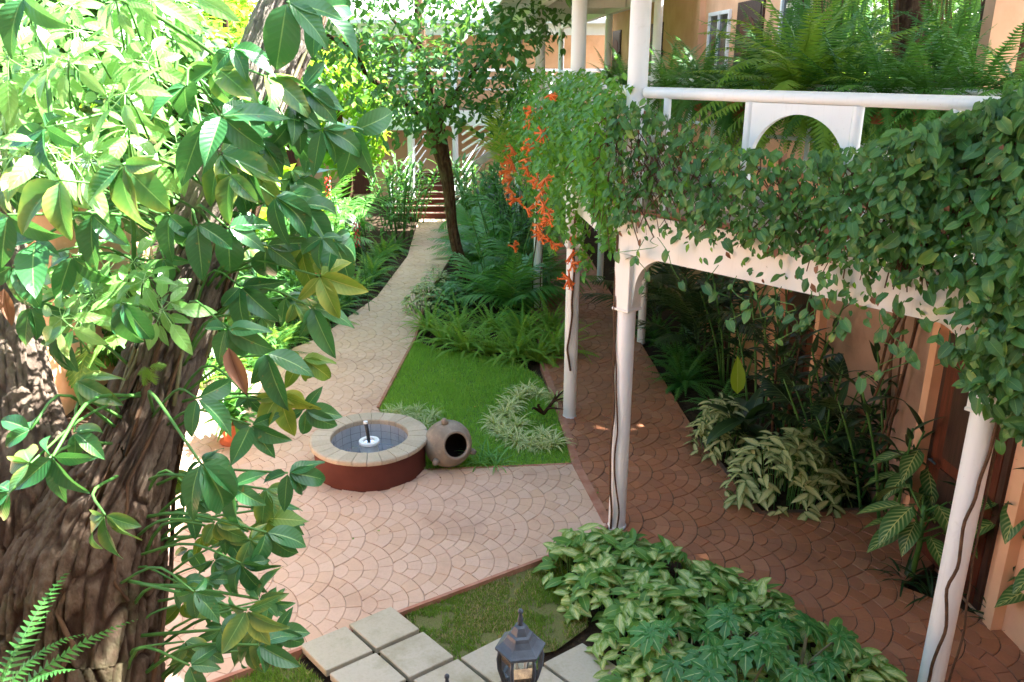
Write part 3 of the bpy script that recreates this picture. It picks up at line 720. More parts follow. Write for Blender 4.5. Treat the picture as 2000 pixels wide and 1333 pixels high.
# ------------------------------------------------------------------ lantern post in the front
LPX, LPY = .04, 3.24
lamp = thing('lantern_post', 'grey blue hexagonal lantern post standing among the garden slabs', 'lantern', (LPX, LPY, 0))
def hexring(r, z, c, a0=math.radians(8)): return [Vector((c[0] + r * math.cos(a0 + k * math.pi / 3), c[1] + r * math.sin(a0 + k * math.pi / 3), z)) for k in range(6)]
def lantern(parent, c, z, name=None):
    prof = [(.116, -.012), (.122, -.006), (.122, .006), (.112, .012), (.085, .034), (.066, .058), (.06, .075), (.046, .082), (.04, .1), (.03, .118), (.012, .126)]
    V = []; F = []
    for r, dz in prof: V += hexring(r, z + dz, c)
    for i in range(len(prof) - 1):
        for k in range(6): F.append((i * 6 + k, i * 6 + (k + 1) % 6, i * 6 + 6 + (k + 1) % 6, i * 6 + 6 + k))
    F.append(tuple(range(6))[::-1])
    MB().add(V, F).build('lantern_roof', M['iron'], parent)
    MB().lathe([(0, z + .12), (.014, z + .122), (.011, z + .135), (.015, z + .15), (.01, z + .17), (.008, z + .186), (.0125, z + .192), (.0125, z + .204), (.006, z + .212), (0, z + .214)], (c[0], c[1], 0), 16).build('finial', M['iron'], parent, smooth=True)
    for k in range(6):
        a = math.radians(8) + k * math.pi / 3; d = Vector((math.cos(a), math.sin(a), 0)); cc = Vector((c[0], c[1], 0))
        MB().tube([cc + d * .1 + Z * (z - .012), cc + d * .108 + Z * (z - .06), cc + d * .104 + Z * (z - .12), cc + d * .085 + Z * (z - .19), cc + d * .06 + Z * (z - .25)], .0085, 8).build('lantern_bar', M['iron'], parent, smooth=True)
        a2 = a + math.pi / 3; d2 = Vector((math.cos(a2), math.sin(a2), 0)); V = []
        for r, dz in ((.095, -.014), (.101, -.06), (.098, -.12), (.08, -.19), (.056, -.25)): V += [cc + d * r + Z * (z + dz), cc + d2 * r + Z * (z + dz)]
        MB().add(V, [(i, i + 1, i + 3, i + 2) for i in (0, 2, 4, 6)]).build('glass_pane', M['glass'], parent)
    MB().lathe([(0, z - .26), (.07, z - .26), (.072, z - .245), (.05, z - .235), (.0, z - .235)], (c[0], c[1], 0), 6).lathe([(0, z - .38), (.02, z - .38), (.03, z - .31), (.022, z - .28), (.06, z - .262), (0, z - .262)], (c[0], c[1], 0), 16).build('lantern_base', M['iron'], parent)
    MB().lathe([(0, z - .24), (.017, z - .24), (.017, z - .15), (.014, z - .15), (0, z - .15)], (c[0], c[1], 0), 14).build('lamp_socket', M['iron'], parent)
    MB().tube([Vector((c[0], c[1], z - .15)), Vector((c[0] + .022, c[1] - .01, z - .12)), Vector((c[0] + .028, c[1] - .012, z - .075)), Vector((c[0] + .01, c[1], z - .05)), Vector((c[0] - .018, c[1] + .01, z - .075)), Vector((c[0] - .016, c[1], z - .12)), Vector((c[0] - .005, c[1], z - .15))], .008, 8).build('bulb', M['bulb'], parent, smooth=True)
lantern(lamp, (LPX, LPY), 1.955)
lantern(lamp, (-.325, 3.33), 1.50)
for c, z in (((LPX, LPY), 1.955), ((-.325, 3.33), 1.50)):
    pass
MB().lathe([(0, -.05), (.14, -.05), (.14, .04), (.1, .08), (.06, .2), (.042, .25), (.036, 1.2), (.044, 1.22), (.036, 1.25), (.026, 1.56), (.026, 1.58), (0, 1.58)], (LPX, LPY, 0), 20).build('post', M['iron'], lamp, auto=45)
a = Vector((LPX, LPY, .98)); b = Vector((-.325, 3.33, 1.13))
MB().tube([a, a * .75 + b * .25 + Z * -.06, a * .35 + b * .65 + Z * -.1, b + Z * -.06, b], .015, 10).build('arm', M['iron'], lamp, smooth=True)
# ------------------------------------------------------------------ leaf shapes: each returns (V, F, UV) with the stalk end at the origin, tip along +Y, upper side +Z
def prof_ov(t): return max(.02, math.sin(math.pi * t ** .72) ** .9)
def prof_lan(t): return max(.02, math.sin(math.pi * t ** .62) ** 1.0 * (1 - .25 * t))
def prof_strap(t): return max(.03, min(1, .55 + t * 3) * (1 - t ** 3.2))
def prof_heart(t): return max(.02, (.62 + 1.1 * t if t < .3 else .95 * math.cos((t - .3) / .7 * math.pi / 2) ** .8))
def blade(L, W, nl=6, prof=prof_ov, fold=.18, droop=.5, wave=0.0, lobe=0.0, us=(-1, -.5, 0, .5, 1), twist=0.0, ph=0.0, start=0.0):
    V = []; UV = []; y = z = 0.0; m = len(us); pt = 0
    for i in range(nl + 1):
        t = i / nl; th = droop * t + start
        if i: y += L / nl * math.cos((th + pt) / 2); z -= L / nl * math.sin((th + pt) / 2)
        pt = th; w = W / 2 * prof(t)
        for u in us:
            a = abs(u); h = fold * a * w + wave * W * a * a * math.sin(ph + t * 9 + (2 if u > 0 else 0)); yy = y - lobe * L * a * max(0, 1 - t / .35) ** 2
            xx = u * w; tw = twist * t
            V.append((xx * math.cos(tw) - h * math.sin(tw), yy + h * math.sin(th), z + h * math.cos(th) * math.cos(tw) + xx * math.sin(tw))); UV.append((.5 + .5 * u, t))
    F = [(i * m + k, i * m + k + 1, (i + 1) * m + k + 1, (i + 1) * m + k) for i in range(nl) for k in range(m - 1)]
    return np.array(V), np.array(F), np.array(UV)
def cat(parts):
    Vs, Fs, Us, b = [], [], [], 0
    for V, F, U in parts: Vs.append(V); Fs.append(F + b); Us.append(U); b += len(V)
    return np.vstack(Vs), np.vstack(Fs), np.vstack(Us)
def xf(g, M4):
    V, F, U = g; A = np.array(M4); return V @ A[:3, :3].T + A[:3, 3], F, U
def stalk(a, b, r, sag=0.0, n=5, k=4):
    """thin tube from a to b, quads only"""
    a, b = Vector(a), Vector(b); m = MB(); pts = [a.lerp(b, q / n) - Z * (sag * math.sin(math.pi * q / n)) for q in range(n + 1)]; m.tube(pts, [r * (1 - .35 * q / n) for q in range(n + 1)], k, cap=False)
    V = np.array(m.V); return V, np.array(m.F), np.full((len(V), 2), .5)
RZ = lambda a: Matrix.Rotation(a, 4, 'Z'); RX = lambda a: Matrix.Rotation(a, 4, 'X'); RY = lambda a: Matrix.Rotation(a, 4, 'Y')
def compound(rnd, n=5, L=1.0, W=.47, nl=8, droop=.7, prof=prof_ov):
    """fingered climber leaf, middle leaflet length 1"""
    ang = {3: [0, 62, -62], 5: [0, 50, -50, 108, -108], 7: [0, 38, -38, 78, -78, 122, -122], 6: [0, 55, -55, 112, -112, 170]}[n]
    sc = {3: [1, .9, .9], 5: [1, .95, .95, .62, .62], 7: [1, .95, .95, .85, .85, .7, .7], 6: [1, .95, .95, .85, .85, .75]}[n]; parts = []
    for a, s in zip(ang, sc):
        s *= rnd.uniform(.7, 1.12); g = blade(L * s, W * L * s * rnd.uniform(.9, 1.15), nl, prof, rnd.uniform(.1, .6), droop * rnd.uniform(.2, 2.0), .05, 0, (-1, -.6, -.15, 0, .15, .6, 1), rnd.uniform(-.6, .6), rnd.uniform(0, 6), start=rnd.uniform(-.3, .5))
        parts.append(xf(g, RZ(math.radians(a * rnd.uniform(.72, 1.1) + rnd.uniform(-14, 14))) @ Matrix.Translation((0, .03 * L, 0)) @ RY(rnd.uniform(-.6, .6))))
    return cat(parts)
def palmate(rnd, n=7, L=1.0):
    """small stalked leaflets round one point"""
    parts = []
    for k in range(n):
        a = 2 * math.pi * k / n + rnd.uniform(-.15, .15); s = rnd.uniform(.75, 1.1) * (1.1 if math.cos(a) > 0 else .85)
        M4 = RZ(a); parts.append(xf(blade(L * .68 * s, L * .27 * s, 6, prof_ov, .15, rnd.uniform(.4, .9), .02, us=(-1, -.4, 0, .4, 1), start=rnd.uniform(.0, .3)), M4 @ Matrix.Translation((0, .3 * L * s, -.02))))
        e = M4 @ Vector((0, .3 * L * s, -.02)); parts.append(stalk((0, 0, 0), e, .012 * L, 0, 1, 3))
    return cat(parts)
def frond(rnd, L=1.0, n=24, pl=.1, pw=.03, droop=1.1, rise=0.0, seg=1, pang=75, pdroop=.25, taper=.8, r=.006):
    """feather leaf: arching midrib with paired leaflets"""
    V = []; F = []; U = []; y = z = 0.0; pts = []
    for i in range(n + 1):
        t = i / n; th = droop * t ** 1.3 - rise
        pts.append((y, z, th)); y += L / n * math.cos(th); z -= L / n * math.sin(th)
    for i in range(2, n + 1):
        t = i / n; y, z, th = pts[i]; l = pl * L * (math.sin(math.pi * min(1, t * .93 + .07) ** taper) ** .8 + .05) * rnd.uniform(.9, 1.1); w = pw * L * (.6 + .4 * math.sin(math.pi * t))
        for s in (-1, 1):
            a = math.radians(pang - 30 * t + rnd.uniform(-5, 5)); dx, dy = math.sin(a) * s, math.cos(a); b = len(V); dn = pdroop * rnd.uniform(.6, 1.4)
            fw = lambda q, lat, dz: (q[0], y + q[1] * math.cos(th) + dz * math.sin(th), z - q[1] * math.sin(th) + dz * math.cos(th))
            px_, py_ = -dy * s, abs(dx)
            for k in range(seg + 1):
                q = k / seg; hw = w * (.75 if k == 0 else (.95 if k < seg else .12)) * .5; cx, cy = dx * l * q, dy * l * q; dz = -dn * l * q * q
                V.append(fw((cx - px_ * hw, cy - py_ * hw), 0, dz)); V.append(fw((cx + px_ * hw, cy + py_ * hw), 0, dz)); U += [(.35, q), (.65, q)]
            for k in range(seg): F.append((b + 2 * k, b + 2 * k + 1, b + 2 * k + 3, b + 2 * k + 2))
    g = (np.array(V), np.array(F), np.array(U))
    m = MB(); st = max(1, n // 8); q = pts[::st]; m.tube([(0, p[0], p[1]) for p in q], [r * L * (1 - .8 * i / len(q)) for i in range(len(q))], 3, cap=False)
    return cat([g, (np.array(m.V), np.array(m.F), np.full((len(m.V), 2), .5))])
def lobed(rnd, L=1.0):
    """broad palmately lobed leaf with jagged lobes"""
    parts = []
    for a, s in ((0, 1), (42, .92), (-42, .92), (88, .78), (-88, .78), (132, .55), (-132, .55)):
        def pr(t): return max(.03, (math.sin(math.pi * (t * .82 + .12)) * (.82 + .22 * math.sin(t * 21))) * (1 - t ** 5))
        parts.append(xf(blade(L * s * rnd.uniform(.9, 1.08), .52 * L * s, 9, pr, .22, rnd.uniform(.35, .7), .03, us=(-1, -.4, 0, .4, 1)), RZ(math.radians(a + rnd.uniform(-5, 5))) @ Matrix.Translation((0, 0, rnd.uniform(-.01, .01) * L))))
    return cat(parts)
def split_leaf(rnd, L=1.0):
    """large split (monstera like) blade: midrib with broad strap fingers"""
    return frond(rnd, L, 9, .42, .15, .6, 0, 3, 62, .35, .55, .012)

def lmesh(name, g, mat, rnd=None): return np_mesh(name, g[0], g[1], mat, g[2], rnd)
def aim(pos, ydir, zdir, s=1.0):
    """matrix with Y along ydir and Z near zdir"""
    y = Vector(ydir).normalized(); z = Vector(zdir); z = (z - y * z.dot(y))
    z = z.normalized() if z.length > 1e-4 else y.orthogonal().normalized(); x = y.cross(z)
    sx = s if not hasattr(s, '__len__') else s[0]; sy = s if not hasattr(s, '__len__') else s[1]
    return Matrix(((x.x * sx, y.x * sy, z.x * sx, pos[0]), (x.y * sx, y.y * sy, z.y * sx, pos[1]), (x.z * sx, y.z * sy, z.z * sx, pos[2]), (0, 0, 0, 1)))
def merged(name, items, mat, seed=0):
    """items: list of (geometry, matrix) -> one mesh with a random value per copy"""
    rg = np.random.default_rng(seed); by = {}
    for g, m in items: by.setdefault(id(g), (g, []))[1].append(np.array(m))
    Vs, Fs, Us, Rs, b = [], [], [], [], 0
    for g, ms in by.values():
        A = np.array(ms); k = len(A); V = np.einsum('kij,nj->kni', A[:, :3, :3], g[0]) + A[:, None, :3, 3]; n = len(g[0])
        Vs.append(V.reshape(-1, 3)); Fs.append((g[1][None] + (np.arange(k) * n)[:, None, None]).reshape(-1, g[1].shape[1]) + b); Us.append(np.tile(g[2], (k, 1))); Rs.append(np.repeat(rg.random(k), n)); b += k * n
    return np_mesh(name, np.vstack(Vs), np.vstack(Fs), mat, np.vstack(Us), np.concatenate(Rs))
def leafy(root, items, mat, name='leaf', limit=300, seed=0, mass='leaf_mass', key=None):
    """the leaves that show largest become parts of their own, the rest one joined part. items: (geometry, matrix) in world coordinates"""
    L = Vector(root.location) if root.parent is None else Vector(root.parent.location)
    T = Matrix.Translation(-L)
    items = sorted(items, key=key or (lambda it: dist(it[1].translation)))
    cache = {}
    for g, m in items[:limit]:
        me = cache.get(id(g))
        if me is None: me = cache[id(g)] = lmesh(name, g, mat)
        link(name, me, root, T @ m)
    if len(items) > limit:
        link(mass, merged(mass, items[limit:], mat, seed), root, T, 'stuff')

# ------------------------------------------------------------------ foliage materials
M['climber'] = leaf_mat('climber leaf', lin('#2f6338'), lin('#4a8249'), rib=lin('#8fb86a'), ribw=.05, veins=11, vc=lin('#4f9150'), edge=(lin('#a9b14c'), .72), rough=.33, trans=.24, spec=.6, spot=lin('#8a7a3e'))
M['climber_old'] = leaf_mat('yellowing climber leaf', lin('#4f8038'), lin('#6f9646'), rib=lin('#a9b970'), veins=11, vc=lin('#8fae5a'), edge=(lin('#b3b04a'), .55), rough=.5, trans=.28, spot=lin('#8a6a36'))
M['dry_leaf'] = leaf_mat('dead brown leaf', lin('#6f4a36'), lin('#94705a'), rib=lin('#6a3f2a'), rough=.8, trans=.15, spec=.2)
M['small_palm'] = leaf_mat('bright palmate leaf', lin('#62a043'), lin('#8fc765'), rib=lin('#a5cf85'), veins=8, vc=lin('#8cc27a'), rough=.3, trans=.3, spec=.7, tcol=(.66, .82, .28))
M['vine'] = leaf_mat('gallery vine leaf', lin('#2f5935'), lin('#558a4a'), rib=lin('#6f9c58'), veins=7, vc=lin('#4f8a4d'), rough=.42, trans=.25, edge=(lin('#9aa848'), .85), spot=lin('#6f7a44'))
M['trumpet'] = leaf_mat('trumpet vine leaf', lin('#3d7a2a'), lin('#6ba53a'), rib=lin('#8fbf5a'), rough=.35, trans=.35)
M['orange'] = leaf_mat('orange trumpet petal', lin('#f07a34'), lin('#fb9a55'), rough=.55, trans=.35, tcol=(1, .35, .05))
M['red_flower'] = leaf_mat('red ginger bract', lin('#b01f1f'), lin('#d43a30'), rough=.4, trans=.2, tcol=(.8, .1, .05))
M['fern'] = leaf_mat('fern frond', lin('#5a9440'), lin('#8dbb5c'), rough=.5, trans=.35, spec=.3)
M['fern_dark'] = leaf_mat('deep fern frond', lin('#37703a'), lin('#58924c'), rough=.45, trans=.3, spec=.35)
M['palm'] = leaf_mat('palm frond', lin('#447f48'), lin('#6ba85c'), rough=.4, trans=.28, spec=.45)
M['palm_lit'] = leaf_mat('pale palm frond', lin('#6f9f4a'), lin('#93b85f'), rough=.45, trans=.4)
M['broad'] = leaf_mat('broad green leaf', lin('#3f7d47'), lin('#62a05c'), rib=lin('#7fae66'), veins=14, rough=.35, trans=.28, spec=.5)
M['banana'] = leaf_mat('large yellow green leaf', lin('#6f9a34'), lin('#93b845'), rib=lin('#b6d077'), veins=16, rough=.4, trans=.4)
M['spider'] = leaf_mat('spider plant leaf', lin('#6d9a42'), lin('#8fb556'), var=('edge', lin('#eeeebc'), .36), rough=.4, trans=.3)
M['spider2'] = leaf_mat('striped grass leaf', lin('#6f9a54'), lin('#8db26c'), var=('edge', lin('#d5dcb2'), .45), rough=.45, trans=.3)
M['strap'] = leaf_mat('strap leaf', lin('#4f8f4a'), lin('#74ad62'), rough=.4, trans=.3)
M['arrow'] = leaf_mat('arrowhead leaf', lin('#5f8f48'), lin('#7fab58'), rib=lin('#cfdca0'), ribw=.1, veins=7, vc=lin('#b9cf8a'), var=('center', lin('#b9cd8c'), .2, .38), vscale=4, rough=.45, trans=.28)
M['arrow_dark'] = leaf_mat('plain arrowhead leaf', lin('#437a3c'), lin('#62984c'), rib=lin('#9fc078'), ribw=.08, veins=7, vc=lin('#6f9c54'), rough=.42, trans=.26)
M['lobed'] = leaf_mat('lobed leaf', lin('#2f6b38'), lin('#468548'), rib=lin('#93b585'), ribw=.09, veins=6, vc=lin('#5c9860'), rough=.38, trans=.2)
M['dieff'] = leaf_mat('cream splashed leaf', lin('#3d6b34'), lin('#557f3e'), rib=lin('#b9c487'), var=('center', lin('#c3c98e'), .3, .42), vscale=7, rough=.4, trans=.25)
M['dieff_big'] = leaf_mat('feather marked leaf', lin('#2f5f33'), lin('#42743c'), rib=lin('#c5cf8a'), var=('feather', lin('#b9c57c'), 3.4), rough=.4, trans=.2)
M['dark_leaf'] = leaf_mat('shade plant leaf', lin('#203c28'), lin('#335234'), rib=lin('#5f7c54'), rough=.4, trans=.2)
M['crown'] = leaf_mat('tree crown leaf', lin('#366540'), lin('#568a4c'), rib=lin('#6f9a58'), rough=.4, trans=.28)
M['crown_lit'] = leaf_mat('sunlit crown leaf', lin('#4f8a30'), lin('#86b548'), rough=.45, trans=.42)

# ------------------------------------------------------------------ plant builders
ORD = ['nearest', 'second', 'third', 'fourth', 'fifth', 'sixth', 'seventh', 'eighth', 'ninth', 'tenth', 'eleventh', 'twelfth', 'thirteenth', 'fourteenth', 'fifteenth', 'sixteenth', 'seventeenth', 'eighteenth', 'nineteenth', 'twentieth', 'twenty-first', 'twenty-second', 'twenty-third', 'twenty-fourth']
_r = random.Random(21)
G_FERN = [frond(_r, 1, 26, .09, .042, d, 0, 1, 78, .3, .62) for d in (.7, 1.0, 1.3, 1.6)]
G_SWORD = [frond(_r, 1, 26, .062, .055, d, 0, 1, 80, .3, .5) for d in (.8, 1.2, 1.6, 2.0)]
G_BOST = [frond(_r, 1, 32, .11, .038, d, 0, 1, 80, .35, .65) for d in (.6, .9, 1.25, 1.6)]
G_PALM = [frond(_r, 1, 22, .36, .035, d, 0, 2, 58, .45, .7) for d in (.6, .9, 1.2)]
G_PALMW = [frond(_r, 1, 26, .26, .03, d, 0, 2, 62, .3, .8) for d in (.7, 1.0, 1.3)]
G_STRAP = [blade(1, .05, 6, prof_strap, .5, d, us=(-1, -.3, .3, 1)) for d in (1.2, 1.7, 2.2)]
G_SPID = [blade(1, .085, 6, prof_strap, .5, d, us=(-1, -.3, .3, 1)) for d in (1.0, 1.5, 2.0)]
G_STRAPW = [blade(1, .06, 6, prof_strap, .5, d, us=(-1, -.3, .3, 1)) for d in (.8, 1.3, 1.8)]
G_LAN = [blade(1, .24, 7, prof_lan, .25, d, .02, us=(-1, -.45, 0, .45, 1)) for d in (.4, .7, 1.1)]
G_DF = [blade(1, .34, 6, prof_ov, .22, d, .02, us=(-1, -.45, 0, .45, 1)) for d in (.4, .7, 1.0)]
G_OV = [blade(1, .46, 6, prof_ov, .22, d, .02, us=(-1, -.45, 0, .45, 1)) for d in (.3, .6, .9)]
G_HEART = [blade(1, .74, 6, prof_heart, f, d, .02, .13, us=(-1, -.5, 0, .5, 1)) for d, f in ((.3, .15), (.6, .3), (.9, .2), (.1, .35))]
G_ARROW = [blade(1, .6, 7, prof_heart, f, d, .02, .3, us=(-1, -.5, 0, .5, 1)) for d, f in ((.4, .2), (.7, .35), (1.0, .25), (.2, .3))]
G_SMALL = [blade(1, .5, 3, prof_ov, .25, d, us=(-1, 0, 1)) for d in (.2, .6, 1.0)]
G_LOBE = [lobed(_r) for _ in range(4)]
G_SPLIT = [split_leaf(_r) for _ in range(3)]
G_PALMATE = [palmate(_r) for _ in range(4)] + [palmate(_r, 6)]

def rosette(loc, geos, n, size, rnd, tilt=(10, 75), up=0.0, rad=.04, narrow=1.0, face=None):
    """leaves springing from one crown; tilt from vertical in degrees"""
    out = []
    for k in range(n):
        a = 2 * math.pi * (k * .381966 + rnd.uniform(-.06, .06)); ti = math.radians(tilt[0] + (tilt[1] - tilt[0]) * ((k + .5) / n) ** .8 + rnd.uniform(-8, 8))
        d = Vector((math.cos(a) * math.sin(ti), math.sin(a) * math.sin(ti), math.cos(ti))); zz = Vector((-math.cos(a) * math.cos(ti), -math.sin(a) * math.cos(ti), math.sin(ti)))
        s = size * rnd.uniform(.7, 1.12); p = Vector(loc) + Vector((math.cos(a), math.sin(a), 0)) * rad * rnd.random() + Z * (up * rnd.random())
        out.append((rnd.choice(geos), aim(p, d, zz, (s * narrow, s))))
    return out
def fern(name, label, loc, size, n, rnd, geos=None, mat='fern', tilt=(12, 80), group=None, cat='fern', part='frond', up=0.0):
    r = thing(name, label, cat, loc, group); leafy(r, rosette(loc, geos or G_FERN, n, size, rnd, tilt, up), M[mat], part); return r
def cane(name, label, loc, rnd, stems, h, geos, lsize, mat, per=8, lean=.25, cat='plant', part='leaf', stalk_mat='stem_green', tilt=(35, 95), spread=.15, petiole=.0, group=None, limit=300):
    """several upright canes with leaves along them"""
    r = thing(name, label, cat, loc, group); items = []
    for s in range(stems):
        a = rnd.uniform(0, 2 * math.pi); q = spread * math.sqrt(rnd.random()); b = Vector(loc) + Vector((math.cos(a), math.sin(a), 0)) * q; hh = h * rnd.uniform(.7, 1.08)
        top = b + Vector((math.cos(a) * lean, math.sin(a) * lean, 1)) * hh; mid = (b + top) / 2 + Vector((-math.cos(a), -math.sin(a), 0)) * lean * hh * .12
        pts = [tuple(p) for p in spline([b, mid, top], 7)]; MB().tube(pts, [.011 * (1.2 - .6 * i / 6) * (1 + h * .25) for i in range(7)], 6).build('stem', M[stalk_mat], r, smooth=True)
        for k in range(per):
            t = .3 + .7 * (k + rnd.random() * .6) / per; i = min(5, int(t * 6)); f = min(1, t * 6 - i); p = Vector(pts[i]).lerp(Vector(pts[i + 1]), f)
            az = k * 2.4 + s + rnd.uniform(-.4, .4); ti = math.radians(tilt[1] + (tilt[0] - tilt[1]) * t + rnd.uniform(-12, 12))
            d = Vector((math.cos(az) * math.sin(ti), math.sin(az) * math.sin(ti), math.cos(ti))); zz = Vector((-math.cos(az) * math.cos(ti), -math.sin(az) * math.cos(ti), math.sin(ti)))
            items.append((rnd.choice(geos), aim(p + d * petiole, d, zz, lsize * rnd.uniform(.7, 1.15))))
    leafy(r, items, M[mat], part, limit); return r
def mound(name, label, loc, rnd, ax, n, geos, lsize, mat, cat='plant', droop=.5, limit=300, hgt=.5, group=None, mat2=None, shell=.55, yaw=0.0):
    """bushy mound of leaves on short stalks over an elliptical footprint"""
    r = thing(name, label, cat, loc, group); items = []; items2 = []; st = []
    cy_, sy_ = math.cos(yaw), math.sin(yaw)
    for k in range(n):
        a = rnd.uniform(0, 2 * math.pi); q = math.sqrt(rnd.random()); x, y = ax[0] * q * math.cos(a), ax[1] * q * math.sin(a)
        zz = hgt * (1 - q ** 2.4) * (shell + (1 - shell) * rnd.random() ** .5) + .05 + .04 * rnd.random(); x, y = x * cy_ - y * sy_, x * sy_ + y * cy_
        p = Vector(loc) + Vector((x, y, zz)); o = Vector((x / ax[0], y / ax[1], .45 + .5 * (1 - q))).normalized(); az = rnd.uniform(0, 6.283)
        d = (o * .45 + Vector((math.cos(az), math.sin(az), 0)) * .75 - Z * (droop * (.15 + q * .6)) + Vector((0, -.2, 0))).normalized(); nz = (o * .8 + Z * .8 + Vector((rnd.uniform(-.5, .5), rnd.uniform(-.7, .3), 0))).normalized()
        (items2 if mat2 and rnd.random() < mat2[1] else items).append((rnd.choice(geos), aim(p, d, nz, lsize * rnd.uniform(.6, 1.2))))
        if k % 3 == 0: st.append(stalk(Vector(loc) + Vector((x * .8, y * .8, 0)), p, .006, 0, 2, 3))
    g = cat_(st); link('stems', lmesh('stems', g, M['stem_green']), r, Matrix.Translation(-Vector(loc)), 'stuff')
    leafy(r, items, M[mat], 'leaf', limit)
    if items2: leafy(r, items2, M[mat2[0]], 'leaf', limit // 2)
    return r
cat_ = cat
# ------------------------------------------------------------------ far building with stairs at the end of the path
far = thing('far_building', 'far building with white columns and steps at the end of the path', 'building', (-2, 27, 0))
MB().box((-4.5, 30.2, 3.0), (8.5, .15, 3.2)).build('wall', M['peach'], far)
MB().box((-4.5, 28.2, 2.84), (8.5, .12, .24)).build('beam', M['white_wall'], far)
MB().box((-4.5, 29.3, 3.0), (8.5, 1.0, .08)).build('floor_slab', M['cement_grey'], far)
for x in (-10.5, -7, -3.35, -1.9, 1.6):
    MB().lathe([(.0, .3), (.1, .3), (.1, 2.5), (.16, 2.6), (0, 2.6)], (x, 28.1, 0), 16).build('column', M['white'], far, auto=40)
    MB().lathe([(.0, 3.08), (.09, 3.08), (.09, 5.5), (0, 5.5)], (x, 28.1, 0), 16).build('column', M['white'], far, auto=40)
MB().box((-4.5, 28.0, 5.6), (9, .15, .18)).build('roof_beam', M['white_wall'], far)
MB().prism([(-13.5, 27.4, 5.75), (4.5, 27.4, 5.75), (4.5, 30.4, 7.1), (-13.5, 30.4, 7.1)], (0, 0, .12)).build('roof', M['white_wall'], far)
for z in (3.75, 4.1): MB().tube([(-13, 28.1, z), (4, 28.1, z)], .03, 8).build('handrail', M['white'], far, smooth=True)
MB().tube([(-13, 28.1, 4.35), (4, 28.1, 4.35)], .05, 10).build('handrail', M['white'], far, smooth=True)
for x in (-11, -8.2, -5.6):
    MB().box((x, 30.03, 1.2), (.45, .03, 1.15)).build('door', M['door_wood'], far); MB().box((x + 1.2, 30.03, 4.6), (.5, .03, .55)).build('window', M['pane'], far)
    w = far.children[-1]
    for dx in (-.53, 0, .53): MB().box((x + 1.2 + dx, 30.0, 4.6), (.04, .03, .62)).build('window_frame', M['white'], far)
# lower steps rising away from the path, then a flight rising to the right
for k in range(7):
    MB().box((-2.75, 25.45 + k * .3, .085 + k * .17), (.95, .16, .085)).build('step', M['oxide'], far)
    MB().box((-2.75, 25.44 + k * .3 - .155, .171 + k * .17), (.95, .02, .012)).build('step_nosing', M['cement_grey'], far)
for sx in (-3.72, -1.78):
    for h in (.35, .62, .9, 1.15):
        MB().tube([(sx, 25.3, h), (sx + .9, 27.4, h + 1.25)], .02, 8).build('stair_rail', M['white'], far, smooth=True)
    MB().tube([(sx, 25.3, 0), (sx, 25.3, 1.2)], .04, 10).build('stair_post', M['white'], far, smooth=True)
for h in (.3, .55, .8, 1.05):
    MB().tube([(-1.6, 26.9, 1.35 + h), (1.3, 26.9, 3.2 + h)], .035, 8).build('stair_rail', M['white'], far, smooth=True)
MB().prism([(-1.6, 26.6, 1.1), (1.3, 26.6, 2.95), (1.3, 26.6, 3.15), (-1.6, 26.6, 1.35)], (0, .6, 0)).build('stair_flight', M['cement_grey'], far)

MB().lathe([(.0, .3), (.1, .3), (.09, 2.45), (.15, 2.58), (.15, 2.62), (0, 2.62)], (-3.15, 26.0, 0), 18).build('column', M['white'], far, auto=40)
MB().box((-3.5, 26.0, 2.84), (.95, .1, .22)).build('beam', M['white_wall'], far)

# the house the picture is taken from, unseen behind the camera and added to block sky light
own = thing('unseen_near_house', 'unseen house wing on the near side, added to block sky light', 'house', (0, -1.6, 0))
MB().box((0, -1.9, 3.0), (11, .15, 3.2)).build('wall', M['peach'], own)
MB().box((0, -.95, 3.18), (11, .8, .08)).build('floor_slab', M['cement_grey'], own)
MB().box((0, -.9, 6.3), (11.3, 1.2, .08)).build('roof', M['white_wall'], own)
for x in (-8, -4.6, -1.3, 2.2, 5.4): MB().lathe([(0, 0), (.089, 0), (.089, 6.2), (0, 6.2)], (x, -.22, 0), 20).build('column', M['white'], own, auto=40)

lefth = thing('left_house', 'peach rendered house wall half hidden behind the big tree', 'house', (-6.2, 8, 0))
MB().box((-6.4, 8.0, 1.5), (.15, 6.0, 1.6)).build('wall', M['peach'], lefth)
MB().box((-6.2, 8.0, 3.1), (.3, 6.1, .12)).build('floor_band', M['white_wall'], lefth)
MB().box((-6.23, 9.4, 1.1), (.03, .5, 1.1)).build('door', M['door_wood'], lefth)
MB().box((-6.23, 6.6, 1.5), (.03, .5, .55)).build('window', M['pane'], lefth)
for dy in (-.52, 0, .52): MB().box((-6.2, 6.6 + dy, 1.5), (.03, .04, .6)).build('window_frame', M['white'], lefth)

